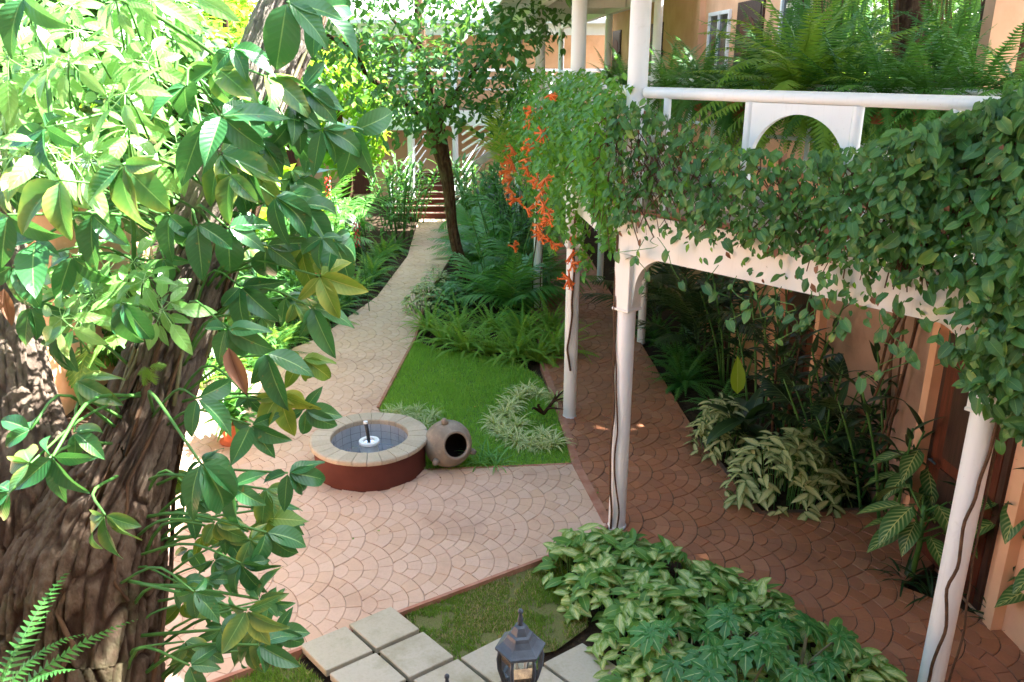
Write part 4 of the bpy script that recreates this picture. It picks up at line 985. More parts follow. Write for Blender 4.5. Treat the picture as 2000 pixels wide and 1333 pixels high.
# ------------------------------------------------------------------ trees
def trunk_mesh(name, pts, mat, parent, rings=150, around=72, amp=.02, fx=9.0, fz=1.6, seed=0, flare=None):
    """pts (x,y,z,r); bark plates pushed out between deep fissures"""
    S = spline(pts, rings); V = []; R = []; u = Vector((1, 0, 0)); F = []
    pos = [Vector(q[:3]) for q in S]; ln = 0
    A = np.zeros((rings, around, 3)); Rr = np.zeros((rings, around)); N = np.zeros((rings, around, 3))
    for i, p in enumerate(pos):
        t = (pos[min(i + 1, rings - 1)] - pos[max(i - 1, 0)]).normalized(); u = (u - t * u.dot(t)).normalized(); w = t.cross(u)
        if i: ln += (p - pos[i - 1]).length
        for k in range(around):
            a = 2 * math.pi * k / around; d = u * math.cos(a) + w * math.sin(a); N[i, k] = d; A[i, k] = (math.cos(a) * fx * .159 * 6.28 / 6, math.sin(a) * fx * .159 * 6.28 / 6, ln * fz)
            Rr[i, k] = S[i][3]
    warp = noise3(A * 1.7 + seed) - .5; B = A * np.array([2.2, 2.2, 1.0]) + warp[..., None] * .9 + seed
    w1 = worley(B); w2 = worley(B * np.array([2.3, 2.3, 1.8]) + 5.3); br = noise3(A * 2.3 + 11)
    fis = np.clip(np.clip(1 - w1 / .16, 0, 1) ** .8 * (.55 + .6 * br) + .45 * np.clip(1 - w2 / .14, 0, 1) * br, 0, 1)
    lump = noise3(A * .6 + 3 + seed) - .5; fine = noise3(A * 9 + seed) - .5
    d = Rr * (1 + .22 * lump) + amp * (.3 - fis) * 1.3 + amp * .5 * fine + amp * .8 * (noise3(B * .5 + 2) - .5)
    C = np.array([tuple(p) for p in pos])[:, None, :]; V = (C + N * d[..., None]).reshape(-1, 3)
    att = np.clip(1 - fis * 1.1, 0, 1).ravel()
    i, k = np.meshgrid(np.arange(rings - 1), np.arange(around), indexing='ij'); k2 = (k + 1) % around
    F = np.stack([i * around + k, i * around + k2, (i + 1) * around + k2, (i + 1) * around + k], -1).reshape(-1, 4)
    L = Vector(parent.location)
    return link(name, np_mesh(name, V - np.array(L), F, mat, rnd=att), parent)
def crown_items(rnd, clumps, n, size, geos, sag=.3):
    out = []; tot = sum(c[3] ** 2 for c in clumps)
    for (x, y, z, r) in clumps:
        for _ in range(int(n * r * r / tot)):
            v = Vector((rnd.gauss(0, 1), rnd.gauss(0, 1), rnd.gauss(0, .8))).normalized(); q = rnd.random() ** .45; p = Vector((x, y, z)) + v * r * q * Vector((1, 1, .75)).length / 1.6
            az = rnd.uniform(0, 6.283); d = (v * .6 + Vector((math.cos(az), math.sin(az), -sag + rnd.uniform(-.4, .3)))).normalized()
            out.append((rnd.choice(geos), aim(p, d, (Z * .8 + v * .6 + Vector((rnd.uniform(-.5, .5), rnd.uniform(-.5, .5), 0))), size * rnd.uniform(.65, 1.2))))
    return out
def tree(name, label, base, trunkpts, clumps, n, size, mat, seed, geos=None, bark='bark2', leaves=0, branches=(), amp=.012, cat='tree'):
    rnd = random.Random(seed); r = thing(name, label, cat, base)
    trunk_mesh('trunk', trunkpts, M[bark], r, 60, 28, amp, seed=seed)
    for b in branches: MB().tube([tuple(q[:3]) for q in spline(b, 12)], [q[3] for q in spline(b, 12)], 8).build('branch', M[bark], r, smooth=True)
    it = crown_items(rnd, clumps, n, size, geos or G_SMALL)
    if leaves:
        it.sort(key=lambda q: dist(q[1].translation) + (0 if 0 < q[1].translation.z < 6.2 else 50)); leafy(r, it[:leaves], M[mat], 'leaf', leaves); it = it[leaves:]
    link('crown', merged('crown', it, M[mat], seed), r, Matrix.Translation(-Vector(base)), 'stuff')
    return r

# --- the big leaning tree in front, with climbers on it
def pr(px, py, d, w): p = P(px, py, d); return (p.x, p.y, p.z, w * .5 * d / FPX)
T1 = [(-1.75, 2.5, -.15, .46), (-1.7, 2.46, 1.2, .36), pr(163, 1420, 3.02, 310), pr(163, 1250, 3.0, 296), pr(172, 1110, 3.0, 280), pr(212, 980, 3.02, 215), pr(262, 860, 3.04, 168), pr(303, 755, 3.08, 148), pr(340, 650, 3.12, 140), pr(388, 510, 3.18, 146), pr(424, 420, 3.22, 138), pr(463, 315, 3.26, 124), pr(508, 175, 3.3, 110), pr(552, 70, 3.32, 118), pr(592, -30, 3.34, 120), pr(650, -160, 3.4, 115)]
p = T1[-1]; T1 += [(p[0] + .1, p[1] + .5, p[2] + .8, .11), (p[0] - .2, p[1] + 1.0, p[2] + 2.2, .08)]
T2 = [pr(120, 1330, 3.12, 230), pr(92, 1150, 3.1, 225), pr(72, 1040, 3.08, 200), pr(66, 960, 3.06, 178), pr(56, 860, 3.1, 140), pr(38, 760, 3.15, 118), pr(22, 650, 3.2, 100), pr(8, 540, 3.25, 86), pr(-20, 380, 3.3, 80), pr(-80, 150, 3.35, 76), pr(-160, -150, 3.4, 70)]
big = thing('leaning_tree', 'big leaning tree with thick fissured brown trunk in the left foreground', 'tree', (-1.75, 2.5, 0))
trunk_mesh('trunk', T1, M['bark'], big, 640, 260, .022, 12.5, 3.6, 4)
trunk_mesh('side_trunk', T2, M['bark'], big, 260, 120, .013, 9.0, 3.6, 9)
TR = spline(T1, 160); rb = random.Random(77)
def near_trunk(p, drop):
    q = min(TR, key=lambda s: (s[2] - (p.z - drop)) ** 2 * 1.0 + .15 * (s[0] - p.x) ** 2); return Vector(q[:3]), q[3]
# loose bark strips and climbing roots on the trunk
for k in range(16):
    i0 = rb.randrange(20, 110); a = rb.uniform(-2.6, .2); pts = []
    for j in range(9):
        s = TR[min(159, i0 + j * rb.randint(3, 5))]; a += rb.uniform(-.22, .22); d = Vector((math.cos(a), math.sin(a), 0)); pts.append(Vector(s[:3]) + d * (s[3] * 1.05 + .012))
    MB().tube(pts, [rb.uniform(.006, .011)] * 9, 6).build('climbing_stem', M['stem_pale' if k % 3 else 'twig'], big, smooth=True)
cr = random.Random(5); it = crown_items(cr, [(-2.6, 3.2, 8.6, 1.3), (-3.4, 2.0, 8.2, 1.2), (-2.4, 4.6, 8.9, 1.2), (-3.9, 3.8, 8.4, 1.2)], 2600, .2, G_SMALL)
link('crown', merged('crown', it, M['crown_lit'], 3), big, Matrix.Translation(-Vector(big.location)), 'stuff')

CG = {n: [compound(random.Random(40 + n * 7 + k), n, 1, .42, 8, .8) for k in range(9)] for n in (3, 5)}
climber = thing('climbing_vine', 'leafy green climber with five fingered leaves growing up the leaning tree', 'climber', (-1.6, 2.2, 0))
def put_leaf(root, geo, px, py, d, size, ang, mat, rnd, face=.55, stem=True, drop=.25, roll=0.0):
    p = P(px, py, d); a = math.radians(ang); y = (RIGHT * math.cos(a) + UPV * math.sin(a)); z = BACK * face + Z * (1 - face) + RIGHT * (roll + rnd.uniform(-.25, .25))
    y = (y - BACK * -.15 * 0).normalized(); s = size * (1.06 if root is climber else 1.0) * d / FPX; L = Vector(root.location)
    m = aim(p, y, z, s); link('leaf', mat_mesh(geo, mat), root, Matrix.Translation(-L) @ m)
    if stem:
        q, r = near_trunk(p, drop * rnd.uniform(.4, 1.2)); q = q + (p - q).normalized() * r * .8; mid = (p + q) / 2 + Z * (.05 + .12 * (p - q).length * rnd.random()) + BACK * .04
        mid = mid + Vector((rnd.uniform(-.05, .05), rnd.uniform(-.05, .05), rnd.uniform(-.06, .05))); pts = [tuple(v) for v in spline([q, mid, p], 8)]; th = rnd.uniform(.65, 1.0); MB().tube(pts, [e * th for e in (.0075, .0072, .007, .0065, .006, .0055, .005, .0045)], 6).build('petiole', M['stem_green'], root, smooth=True)
_mm = {}
def mat_mesh(g, mat):
    k = (id(g), mat)
    if k not in _mm: _mm[k] = lmesh('leaf', g, M[mat])
    return _mm[k]
HAND = [  # px, py, depth, size px, direction, leaflets, material, facing
    (240, 322, 2.25, 150, -88, 5, 'climber', .75), (118, 352, 2.15, 165, -140, 3, 'climber', .45), (432, 226, 2.5, 135, -52, 5, 'climber', .45), (385, 438, 2.65, 118, -82, 3, 'climber', .8),
    (445, 445, 2.75, 110, -28, 3, 'climber', .6), (628, 252, 2.95, 120, -55, 5, 'climber', .7), (690, 255, 3.1, 105, -55, 3, 'climber', .7), (535, 385, 2.8, 110, -38, 3, 'climber', .6),
    (592, 400, 2.95, 110, -48, 3, 'climber', .6), (625, 540, 3.0, 92, -22, 5, 'climber_old', .7), (590, 485, 3.05, 105, -40, 5, 'climber_old', .6), (442, 642, 2.6, 120, -72, 5, 'climber', .75), (238, 592, 2.5, 100, -92, 3, 'climber', .8),
    (385, 778, 2.6, 112, -48, 3, 'climber', .6), (103, 892, 2.25, 118, -95, 5, 'climber', .7), (392, 905, 2.4, 135, -62, 3, 'climber', .6), (205, 1006, 2.4, 105, -95, 5, 'climber', .75), (562, 924, 2.8, 105, -50, 5, 'climber', .7),
    (595, 800, 2.95, 92, -50, 5, 'climber', .6), (590, 700, 3.0, 95, -75, 5, 'climber_old', .6), (548, 770, 2.9, 100, -85, 5, 'climber_old', .6), (378, 1156, 2.55, 84, -55, 5, 'climber', .75), (482, 1192, 2.6, 108, -75, 5, 'climber', .7), (505, 1170, 2.7, 80, 60, 3, 'climber', .5),
    (470, 1100, 2.7, 90, -70, 5, 'climber', .6), (520, 1040, 2.75, 105, -55, 3, 'climber', .6), (560, 5, 2.5, 150, -40, 3, 'climber', .35), (620, 20, 2.75, 130, -45, 3, 'climber', .5), (365, 168, 2.5, 118, 178, 3, 'climber', .3), (45, -5, 2.1, 130, -120, 3, 'climber', .4),
    (592, 170, 2.85, 112, -48, 5, 'climber', .5), (520, 150, 2.75, 120, -20, 3, 'climber', .4), (455, 95, 2.7, 100, -30, 5, 'climber', .35), (395, 250, 2.5, 120, -60, 3, 'climber', .3), (480, 330, 2.8, 90, -120, 3, 'climber', .5), (450, 340, 2.7, 105, -100, 3, 'climber', .5), (565, 240, 3.0, 95, -70, 3, 'climber', .5),
    (60, 905, 2.2, 110, 190, 3, 'climber', .6), (60, 840, 2.5, 85, 160, 3, 'climber', .5), (145, 845, 2.6, 80, -30, 3, 'climber', .5), (150, 745, 2.7, 85, -20, 3, 'climber', .4), (20, 960, 2.4, 90, 200, 3, 'climber', .6), (30, 330, 2.4, 110, -150, 5, 'climber', .3), (320, 505, 2.8, 70, -60, 3, 'climber', .5),
    (470, 190, 2.85, 125, -80, 5, 'climber', .5), (430, 300, 2.75, 125, -75, 5, 'climber', .6), (420, 130, 2.75, 115, -100, 5, 'climber', .4), (505, 270, 2.95, 105, -60, 5, 'climber', .5), (330, 420, 2.65, 100, -95, 3, 'climber', .7), (650, 470, 3.05, 100, -50, 5, 'climber', .6), (610, 600, 3.0, 95, -60, 3, 'climber', .6), (520, 690, 2.85, 105, -65, 3, 'climber', .7),
    (70, 470, 2.5, 120, -130, 5, 'climber', .5), (25, 520, 2.6, 110, -100, 3, 'climber', .6), (140, 500, 2.7, 110, -120, 3, 'climber', .5), (90, 250, 2.4, 120, -120, 5, 'climber', .3), (180, 420, 2.5, 120, -95, 3, 'climber', .7), (60, 600, 2.75, 90, -60, 3, 'climber', .5), (110, 660, 2.8, 90, -110, 5, 'climber', .5), (15, 420, 2.3, 120, -110, 3, 'climber', .5),
    (470, 560, 2.95, 105, -50, 5, 'climber', .6), (490, 830, 2.85, 100, -70, 5, 'climber', .6), (520, 480, 2.95, 105, -45, 3, 'climber', .6),
    (430, 1230, 2.8, 70, -10, 3, 'climber', .5), (505, 1260, 2.85, 80, -20, 3, 'climber', .4), (370, 1300, 2.75, 80, -10, 3, 'climber', .5), (420, 1020, 2.8, 90, -80, 5, 'climber', .6), (455, 950, 2.75, 95, -90, 5, 'climber', .6)]
for h in HAND: put_leaf(climber, rb.choice(CG[h[5]]), *h[:5], h[6], rb, h[7])
for k in range(84):                                                    # smaller leaves filling the climber
    t = rb.random()
    if t < .45: px, py = rb.uniform(330, 540), rb.uniform(900, 1290)
    elif t < .75: px, py = rb.uniform(460, 640), rb.uniform(180, 800)
    else: px, py = rb.uniform(0, 300), rb.uniform(120, 520)
    put_leaf(climber, rb.choice(CG[rb.choice((3, 5))]), px, py, rb.uniform(2.85, 3.35), rb.uniform(48, 88), rb.uniform(-110, -20) if px > 300 else rb.uniform(-170, -40), 'climber' if rb.random() < .85 else 'climber_old', rb, rb.uniform(.3, .7), rb.random() < .6)
G_DEAD = blade(1, .35, 8, prof_ov, .9, .5, .05, twist=.9)
put_leaf(climber, G_DEAD, 447, 680, 2.55, 95, -75, 'dry_leaf', rb, .8, False); put_leaf(climber, G_DEAD, 8, 565, 2.7, 70, -85, 'dry_leaf', rb, .8, False)

bright = thing('umbrella_shrub', 'bright shrub with small fingered leaves at the upper left of the leaning tree', 'shrub', (-1.75, 2.65, 0))
for (a, b) in (((245, 300, 2.7), (235, -80, 2.75)), ((105, 290, 2.6), (45, -60, 2.65)), ((150, 240, 2.9), (120, -80, 2.95)), ((330, 230, 2.95), (345, -60, 3.0)), ((255, 620, 2.95), (245, 300, 2.7)), ((180, 640, 3.0), (105, 290, 2.6))):
    MB().tube([tuple(q) for q in spline([P(*a), (P(*a) + P(*b)) / 2 + RIGHT * .02, P(*b)], 8)], .0085, 6).build('stem', M['stem_green'], bright, smooth=True)
for k in range(86):
    t = rb.random()
    if t < .72: px, py, d, s, f = rb.uniform(-20, 350), rb.uniform(-30, 330), rb.uniform(2.4, 3.2), rb.uniform(85, 135), rb.uniform(.05, .4)
    else: px, py, d, s, f = rb.uniform(60, 330), rb.uniform(465, 640), rb.uniform(2.6, 3.0), rb.uniform(80, 105), rb.uniform(.4, .75)
    put_leaf(bright, rb.choice(G_PALMATE), px, py, d, s, rb.uniform(-160, -20), 'small_palm', rb, f, False)
    p = P(px, py, d); q = p + Vector((rb.uniform(-.06, .06), .06, -.14)); MB().tube([q, (p + q) / 2 + Z * .02, p], .0035, 5).build('petiole', M['stem_green'], bright, smooth=True)
fern('tree_fern_plant', 'green fern fronds at the foot of the leaning trunk in the lower left corner', P(-30, 1400, 2.35), .45, 14, rb, G_FERN, 'fern_dark', (10, 80))
f2 = thing('mimosa_sprig', 'small feathery sprig growing on the leaning trunk', 'plant', P(285, 725, 2.85))
for a, s in ((-150, .055), (-110, .075), (-75, .07), (10, .06), (-125, .05)): put_leaf(f2, G_PALM[0], 290, 718, 2.86, s * FPX / 2.86, a, 'fern', rb, .8, False)

# --- slim tree in the middle
b = Vector((-1.09, 17.84, -.05)); q = lambda px, py, d, w: pr(px, py, d, w)
tree('slim_tree', 'slim dark trunked tree with a spreading leafy crown over the middle path', b,
     [(b.x, b.y, -.1, .16), q(905, 540, 18.4, 24), q(885, 450, 18.2, 20), q(878, 380, 18.0, 21), q(868, 320, 17.8, 27), q(855, 270, 17.6, 38), q(846, 225, 17.4, 32), q(830, 150, 17.2, 28), q(820, 60, 17, 20), q(815, -60, 17, 14)],
     [(-1.6, 15.8, 4.6, 1.3), (-.6, 16.4, 4.7, 1.2), (-2.7, 15.6, 5.0, 1.2), (-.1, 15.6, 5.3, 1.2), (.5, 15.4, 5.9, .9), (-3.3, 15.2, 5.6, 1.1), (-1.2, 15.2, 6.0, 1.5), (-2.5, 15.5, 6.6, 1.3), (-1.5, 16.2, 3.8, .9), (-2.1, 15.4, 3.9, .8), (-.5, 16.0, 4.0, .7), (.1, 14.6, 5.0, .6), (-3.6, 15.0, 4.7, .7), (.9, 13.8, 6.2, .7)], 4300, .19, 'crown', 31, G_OV, leaves=300,
     branches=[[q(855, 260, 17.5, 18), q(780, 190, 16.5, 12), q(720, 150, 15.6, 10), q(690, 100, 15, 9), q(640, 70, 14.4, 8)], [q(850, 250, 17.5, 18), q(900, 170, 16.8, 12), q(960, 100, 16, 7)], [q(846, 230, 17.5, 14), q(830, 120, 16.5, 9), q(760, 30, 16, 6)]])
# --- trees on the terrace behind the gallery and beyond
p1, p2 = P(1775, 150, 10.2), P(1955, 150, 8.6)
tree('terrace_tree', 'grey trunked tree with shaggy bark on the upper terrace behind the ferns', (p1.x, p1.y, 3.2),
     [(p1.x, p1.y, 3.2, .3), (p1.x, p1.y, 4.3, .2), (p1.x - .12, p1.y, 5.2, .2), (p1.x - .2, p1.y, 6.4, .18), (p1.x - .2, p1.y - .4, 8.2, .1)],
     [(4.3, 4.4, 10.2, 1.15), (5.0, 5.6, 10.2, 1.4), (4.4, 6.4, 10.4, 1.3), (5.2, 7.4, 9.4, 1.5), (4.9, 3.3, 10.2, 1.2), (4.2, 8.6, 9.0, 1.3), (5.6, 4.4, 9.6, 1.2)], 9600, .34, 'crown', 41, G_SMALL, branches=[[(p1.x - .2, p1.y, 6.2, .12), (4.6, 7.8, 7.6, .09), (4.2, 6.2, 9.4, .05)], [(p1.x - .2, p1.y, 6.8, .1), (4.8, 8.8, 8.2, .06), (5.2, 7.4, 9.2, .04)], [(4.2, 6.2, 9.4, .05), (3.4, 5.0, 10, .04), (2.6, 4.2, 10.2, .02)]])  # unseen crown, clumps shaped to shade the lower leaning trunk and its leaves
tree('dark_trunk_tree', 'dark root covered trunk beside the peach corner post on the upper terrace', (p2.x, p2.y, 3.2),
     [(p2.x, p2.y, 3.2, .4), (p2.x, p2.y, 4.4, .32), (p2.x + .05, p2.y, 5.4, .3), (p2.x + .1, p2.y, 6.6, .26), (p2.x + .2, p2.y, 8, .1)], [(6.6, 9, 8.4, 1.3), (7.2, 8, 8.8, 1.2), (6.0, 10.3, 7.8, 1.5), (6.8, 11.0, 8.2, 1.5), (5.5, 9.4, 7.5, 1.1), (7.6, 10.0, 8.6, 1.4), (5.4, 8.4, 8.2, 1.2), (4.8, 10.6, 8.1, 1.2), (4.2, 10.0, 7.6, .9)], 9800, .24, 'crown', 43)  # unseen crown clumps added to keep sun patches off the walkway and ferns
for k, (x, y, zc, rr, n, lab) in enumerate([(7.4, 15, 4.4, 2.0, 2600, 'bright sunlit tree far behind the upper terrace ferns'), (10, 12.5, 4.6, 2.2, 2600, 'sunlit leafy tree behind the dark root covered trunk'), (6.2, 19, 4.5, 2.0, 1800, 'sunlit tree between the house and the terrace tree'),
        (-9.5, 15, 4.4, 2.6, 3600, 'sunlit leafy tree behind the left house wall'), (-6.2, 19, 3.6, 2.0, 3000, 'bright yellow green tree left of the far stairs'), (-8.5, 25, 5.5, 2.8, 3000, 'tall leafy tree in front of the far building'), (-13, 21, 5.5, 3.2, 3000, 'tall tree at the far left behind the leaning trunk'), (-4.6, 22.5, 3.3, 1.4, 2000, 'bright round tree beside the far white column'), (-5.6, 8.6, 4.6, 1.7, 3200, 'leafy tree growing over the left house wall'), (-5.0, 12.5, 3.9, 1.6, 2800, 'leafy tree behind the leaning trunk above the left bed')]):
    c = random.Random(60 + k); cl = [(x + c.uniform(-1, 1) * rr * .6, y + c.uniform(-1, 1) * rr * .6, zc + c.uniform(-.9, 1) * rr * .8, rr * c.uniform(.4, .62)) for _ in range(9)]
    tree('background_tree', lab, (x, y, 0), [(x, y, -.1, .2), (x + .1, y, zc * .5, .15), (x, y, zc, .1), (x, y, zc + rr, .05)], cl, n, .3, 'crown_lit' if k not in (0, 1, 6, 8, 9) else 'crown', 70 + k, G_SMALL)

# ------------------------------------------------------------------ vines on the gallery
def ab_hit(px, py, off):
    """where the sight line through this photo point meets the upright plane of the A-B railing"""
    d = ray(px, py); n = inAB; o = GB + inAB * off; return CAM + d * ((o - CAM).dot(n) / d.dot(n))
VPOLY = [(1185, 190), (1262, 195), (1300, 222), (1380, 262), (1448, 288), (1560, 298), (1690, 284), (1770, 250), (1855, 222), (1900, 208), (1955, 180), (2060, 130), (2060, 870), (1985, 850), (1900, 770), (1885, 700), (1880, 660), (1800, 640), (1740, 655), (1640, 600), (1560, 580), (1480, 590), (1420, 520), (1330, 500), (1280, 450), (1230, 520), (1185, 500)]
def sparse(px, py):
    """thin at the lower fringe and over the pale beam"""
    top = np.interp(px, [1185, 1262, 1300, 1448, 1560, 1690, 1855, 1955, 2060], [190, 195, 222, 288, 298, 284, 222, 205, 150]); bot = np.interp(px, [1185, 1280, 1330, 1480, 1560, 1740, 1880, 1985, 2060], [510, 470, 500, 585, 585, 650, 670, 850, 860])
    t = (py - top) / (bot - top); beam = np.interp(px, [1250, 1860, 2000], [425, 545, 575]); k = 1.0 if t < .6 else max(.25, 1 - (t - .6) * 2.2)
    return k * ((.17 if px < 1600 else .3) if py > beam + 15 and px < 1885 else (1.0 if px < 1885 else max(1.0, 1.0 / k) * .8))
gv = thing('railing_vine', 'dark green heart leaved vine draped over the gallery railing', 'vine', GB + Z * 3.3); rv = random.Random(9); items = []; cnt = 0
while len(items) < 5200 and cnt < 90000:
    cnt += 1; px, py = rv.uniform(1180, 2060), rv.uniform(150, 870)
    if not pip((px, py), VPOLY) or rv.random() > sparse(px, py): continue
    lump = .06 * math.sin(px * .021 + py * .008) + .05 * math.sin(px * .047 - py * .03); p = ab_hit(px, py, -.12 - rv.random() ** 1.5 * .28 - lump)
    az = rv.uniform(-1.0, 1.0); d = (-Z * rv.uniform(.2, 1.0) + dAB * az - inAB * rv.uniform(.1, .8)).normalized(); nz = (-inAB * rv.uniform(.2, 1.0) + Z * rv.uniform(.0, 1.1) + dAB * rv.uniform(-.8, .8))
    items.append((rv.choice(G_HEART + G_OV), aim(p, d, nz, (.042 + .068 * rv.random() ** 1.7) * (1.0 if px < 1750 else 1.25))))
leafy(gv, items, M['vine'], 'leaf', 300, 4, key=lambda it: dist(it[1].translation) - 2.0 * it[1].to_scale()[1] / .1 + (6 if it[1].translation.x > 3.75 else 0))
dead = []; shoots = []
for k in range(190):
    px = rv.uniform(1190, 2040); py = rv.uniform(200, 640)
    if not pip((px, py), VPOLY): continue
    p = ab_hit(px, py, -.1 - rv.random() * .25); (dead if k % 2 else shoots).append((rv.choice(G_SMALL), aim(p, Vector((rv.uniform(-.6, .6), rv.uniform(-.6, .2), -1)), -inAB + Z * .4, rv.uniform(.04, .09))))
leafy(gv, dead, M['dry_leaf'], 'dead_leaf'); leafy(gv, shoots, M['trumpet'], 'young_leaf')
ms = MB()
for k in range(620):                                                   # dry twiggy web inside the vine
    px = rv.uniform(1190, 2050); py0 = np.interp(px, [1185, 1262, 1300, 1448, 1560, 1690, 1855, 1955, 2060], [190, 195, 222, 288, 298, 284, 222, 205, 150]) + rv.uniform(10, 120); py1 = py0 + rv.uniform(80, 300); dx = rv.uniform(-110, 110)
    if py1 > np.interp(px, [1185, 1330, 1560, 1880, 1985], [500, 450, 500, 600, 800]): continue
    pts = [ab_hit(px + dx * q + rv.uniform(-12, 12), py0 + (py1 - py0) * q, -.1 - .1 * rv.random()) for q in (0, .25, .5, .75, 1)]; ms.tube(pts, rv.uniform(.003, .006), 4, cap=False)
ms.build('twig_web', M['twig'], gv, smooth=True, kind='stuff')
for k in range(20):                                                    # hanging green tendrils with a few leaves
    px = rv.uniform(1260, 2000); py = np.interp(px, [1185, 1280, 1330, 1480, 1560, 1740, 1880, 1985], [500, 460, 490, 560, 560, 620, 650, 800]); L = rv.uniform(30, 140); pts = [ab_hit(px + rv.uniform(-14, 14) + q * rv.uniform(-60, 60), py + L * q, -.16 - .1 * math.sin(q * 3)) for q in (0, .33, .66, 1)]
    MB().tube([tuple(a) for a in spline(pts, 8)], .0035, 5).build('tendril', M['stem_green'], gv, smooth=True)
    for j in range(int(L / 22)):
        p = Vector(spline(pts, 20)[rv.randrange(4, 20)]); d = (-Z * .6 + dAB * rv.uniform(-1, 1) - inAB * .3).normalized(); link('leaf', mat_mesh(rv.choice(G_HEART), 'vine'), gv, Matrix.Translation(-Vector(gv.location)) @ aim(p, d, -inAB + Z * .6, rv.uniform(.06, .12)))

tv = thing('trumpet_vine', 'lighter green vine with orange flowers hanging from the far gallery railing', 'vine', GC + Z * 3.3); items = []
dCD = (GD - GB).normalized(); outw = Vector((-1, -.07, 0)).normalized()
for k in range(8200):
    y = rv.uniform(7.4, 18.5) if rv.random() < .8 else rv.uniform(7.4, 11.5); base = GB + dCD * ((y - GB.y) / dCD.y); t = rv.random() ** .8
    if y > 12.5 and rv.random() < .35: continue
    bulge = .14 + .62 * math.sin(math.pi * min(1, t * 1.1)) * (.7 + .3 * math.sin(y * 2.1)); z = 4.5 - t * (1.95 + .5 * math.sin(y * 1.7) + .35 * math.sin(y * 4.1 + 1)); z = 4.5 - (4.5 - z) * (.62 if y < 9.2 else 1.0); p = base + outw * (bulge * rv.random() ** .5 + .02) + Z * (z + rv.uniform(-.05, .05))
    az = rv.uniform(0, 6.283); d = (Vector((math.cos(az), math.sin(az), 0)) * .7 - Z * rv.uniform(0, .9) + outw * .3).normalized(); items.append((rv.choice(G_SMALL), aim(p, d, outw * .6 + Z * .8 + Vector((0, -.5, 0)), rv.uniform(.065, .13))))
leafy(tv, items, M['trumpet'], 'leaf', 300, 6)
def trumpet(rnd):
    parts = []
    for k in range(9):
        a = rnd.uniform(0, 6.283); d = Vector((math.cos(a) * .7, math.sin(a) * .7, rnd.uniform(-.9, .3))).normalized(); e = d * rnd.uniform(.4, .75)
        parts.append(stalk((0, 0, 0), e, -.095, .0, 3, 5)); M4 = aim(e, d, Z, 1)
        for j in range(4): parts.append(xf(blade(.22, .17, 3, prof_lan, .2, 1.2, us=(-1, 0, 1)), M4 @ RY(j * math.pi / 2) @ RX(-.5)))
    return cat_(parts)
G_TR = [trumpet(_r) for _ in range(3)]
FL = [(1045, 215), (1060, 260), (1050, 285), (1035, 285), (1000, 290), (1000, 318), (993, 332), (998, 350), (1024, 312), (1030, 330), (1040, 357), (1050, 352), (1065, 350), (1057, 376), (1000, 375), (1010, 390), (1062, 402), (1070, 418), (1050, 440), (1072, 430), (1058, 457), (1075, 470), (1084, 478), (1003, 482), (1030, 410), (1112, 465), (1115, 500), (1118, 515), (1112, 545), (1075, 185), (1035, 240)]
for px, py in FL :
    y = min(15.5, max(8.6, 1.0 / (.073 + .00059 * (px - 1000)))) if py < 450 else 10.0 + (1115 - px) * .03; d = y * _c + (CAM_H - 3.6) * _s; p = P(px, py, d)
    s = rv.uniform(.012, .018) * y; link('flower_cluster', mat_mesh(rv.choice(G_TR), 'orange'), tv, Matrix.Translation(-Vector(tv.location)) @ aim(p, Vector((rv.uniform(-1, 1), -.5, rv.uniform(-1, 0))), Z, s))
for px, py0, py1 in ((1003, 290, 400), (1030, 300, 410), (1060, 330, 480), (1115, 430, 550)):
    y = 11.2 + (1120 - px) * .032; d = y * _c + .3; MB().tube([tuple(P(px + rv.uniform(-6, 6), py0 + (py1 - py0) * q / 4, d)) for q in range(5)], .006, 5).build('hanging_stem', M['stem_green'], tv, smooth=True)
# woody stems climbing the columns
def woody(label, p, r, z0, z1, turns, seed, n=2, foot=None, rad=.012):
    w = thing('woody_stem', label, 'vine stem', p + Z * 0); k = random.Random(seed)
    for j in range(n):
        a = -2.2 + j * .5 + k.uniform(-.3, .3); pts = []
        for i in range(15):
            t = i / 14; a += turns / 14 + k.uniform(-.25, .25); o = .018 + (.05 * max(0, math.sin(t * 5 + j)) if foot else .02 * max(0, math.sin(t * 7 + j * 2))); pts.append(p + Vector((math.cos(a), math.sin(a), 0)) * (r + o) + Z * (z0 + (z1 - z0) * t))
        if foot: pts = [p + foot + Vector((.05 * j, 0, 0))] + pts
        MB().tube([tuple(q) for q in spline(pts, 44)], rad * (1 - .25 * j), 7).build('stem', M['twig'], w, smooth=True)
woody('twisted brown vine stem climbing the white column by the path junction', GB, .089, .0, 3.1, -.9, 1, 2)
woody('brown vine stem running straight up the white column by the spider plants', GC, .089, .7, 2.9, .3, 2, 1, rad=.014)
woody('brown vine stem looping up the nearest white column', GA, .089, .15, 2.6, 1.2, 3, 2, Vector((-.22, -.28, .02)))
woody('thin vine stem on the far white column behind the ferns', GD, .089, .0, 2.9, 1.0, 4, 2)
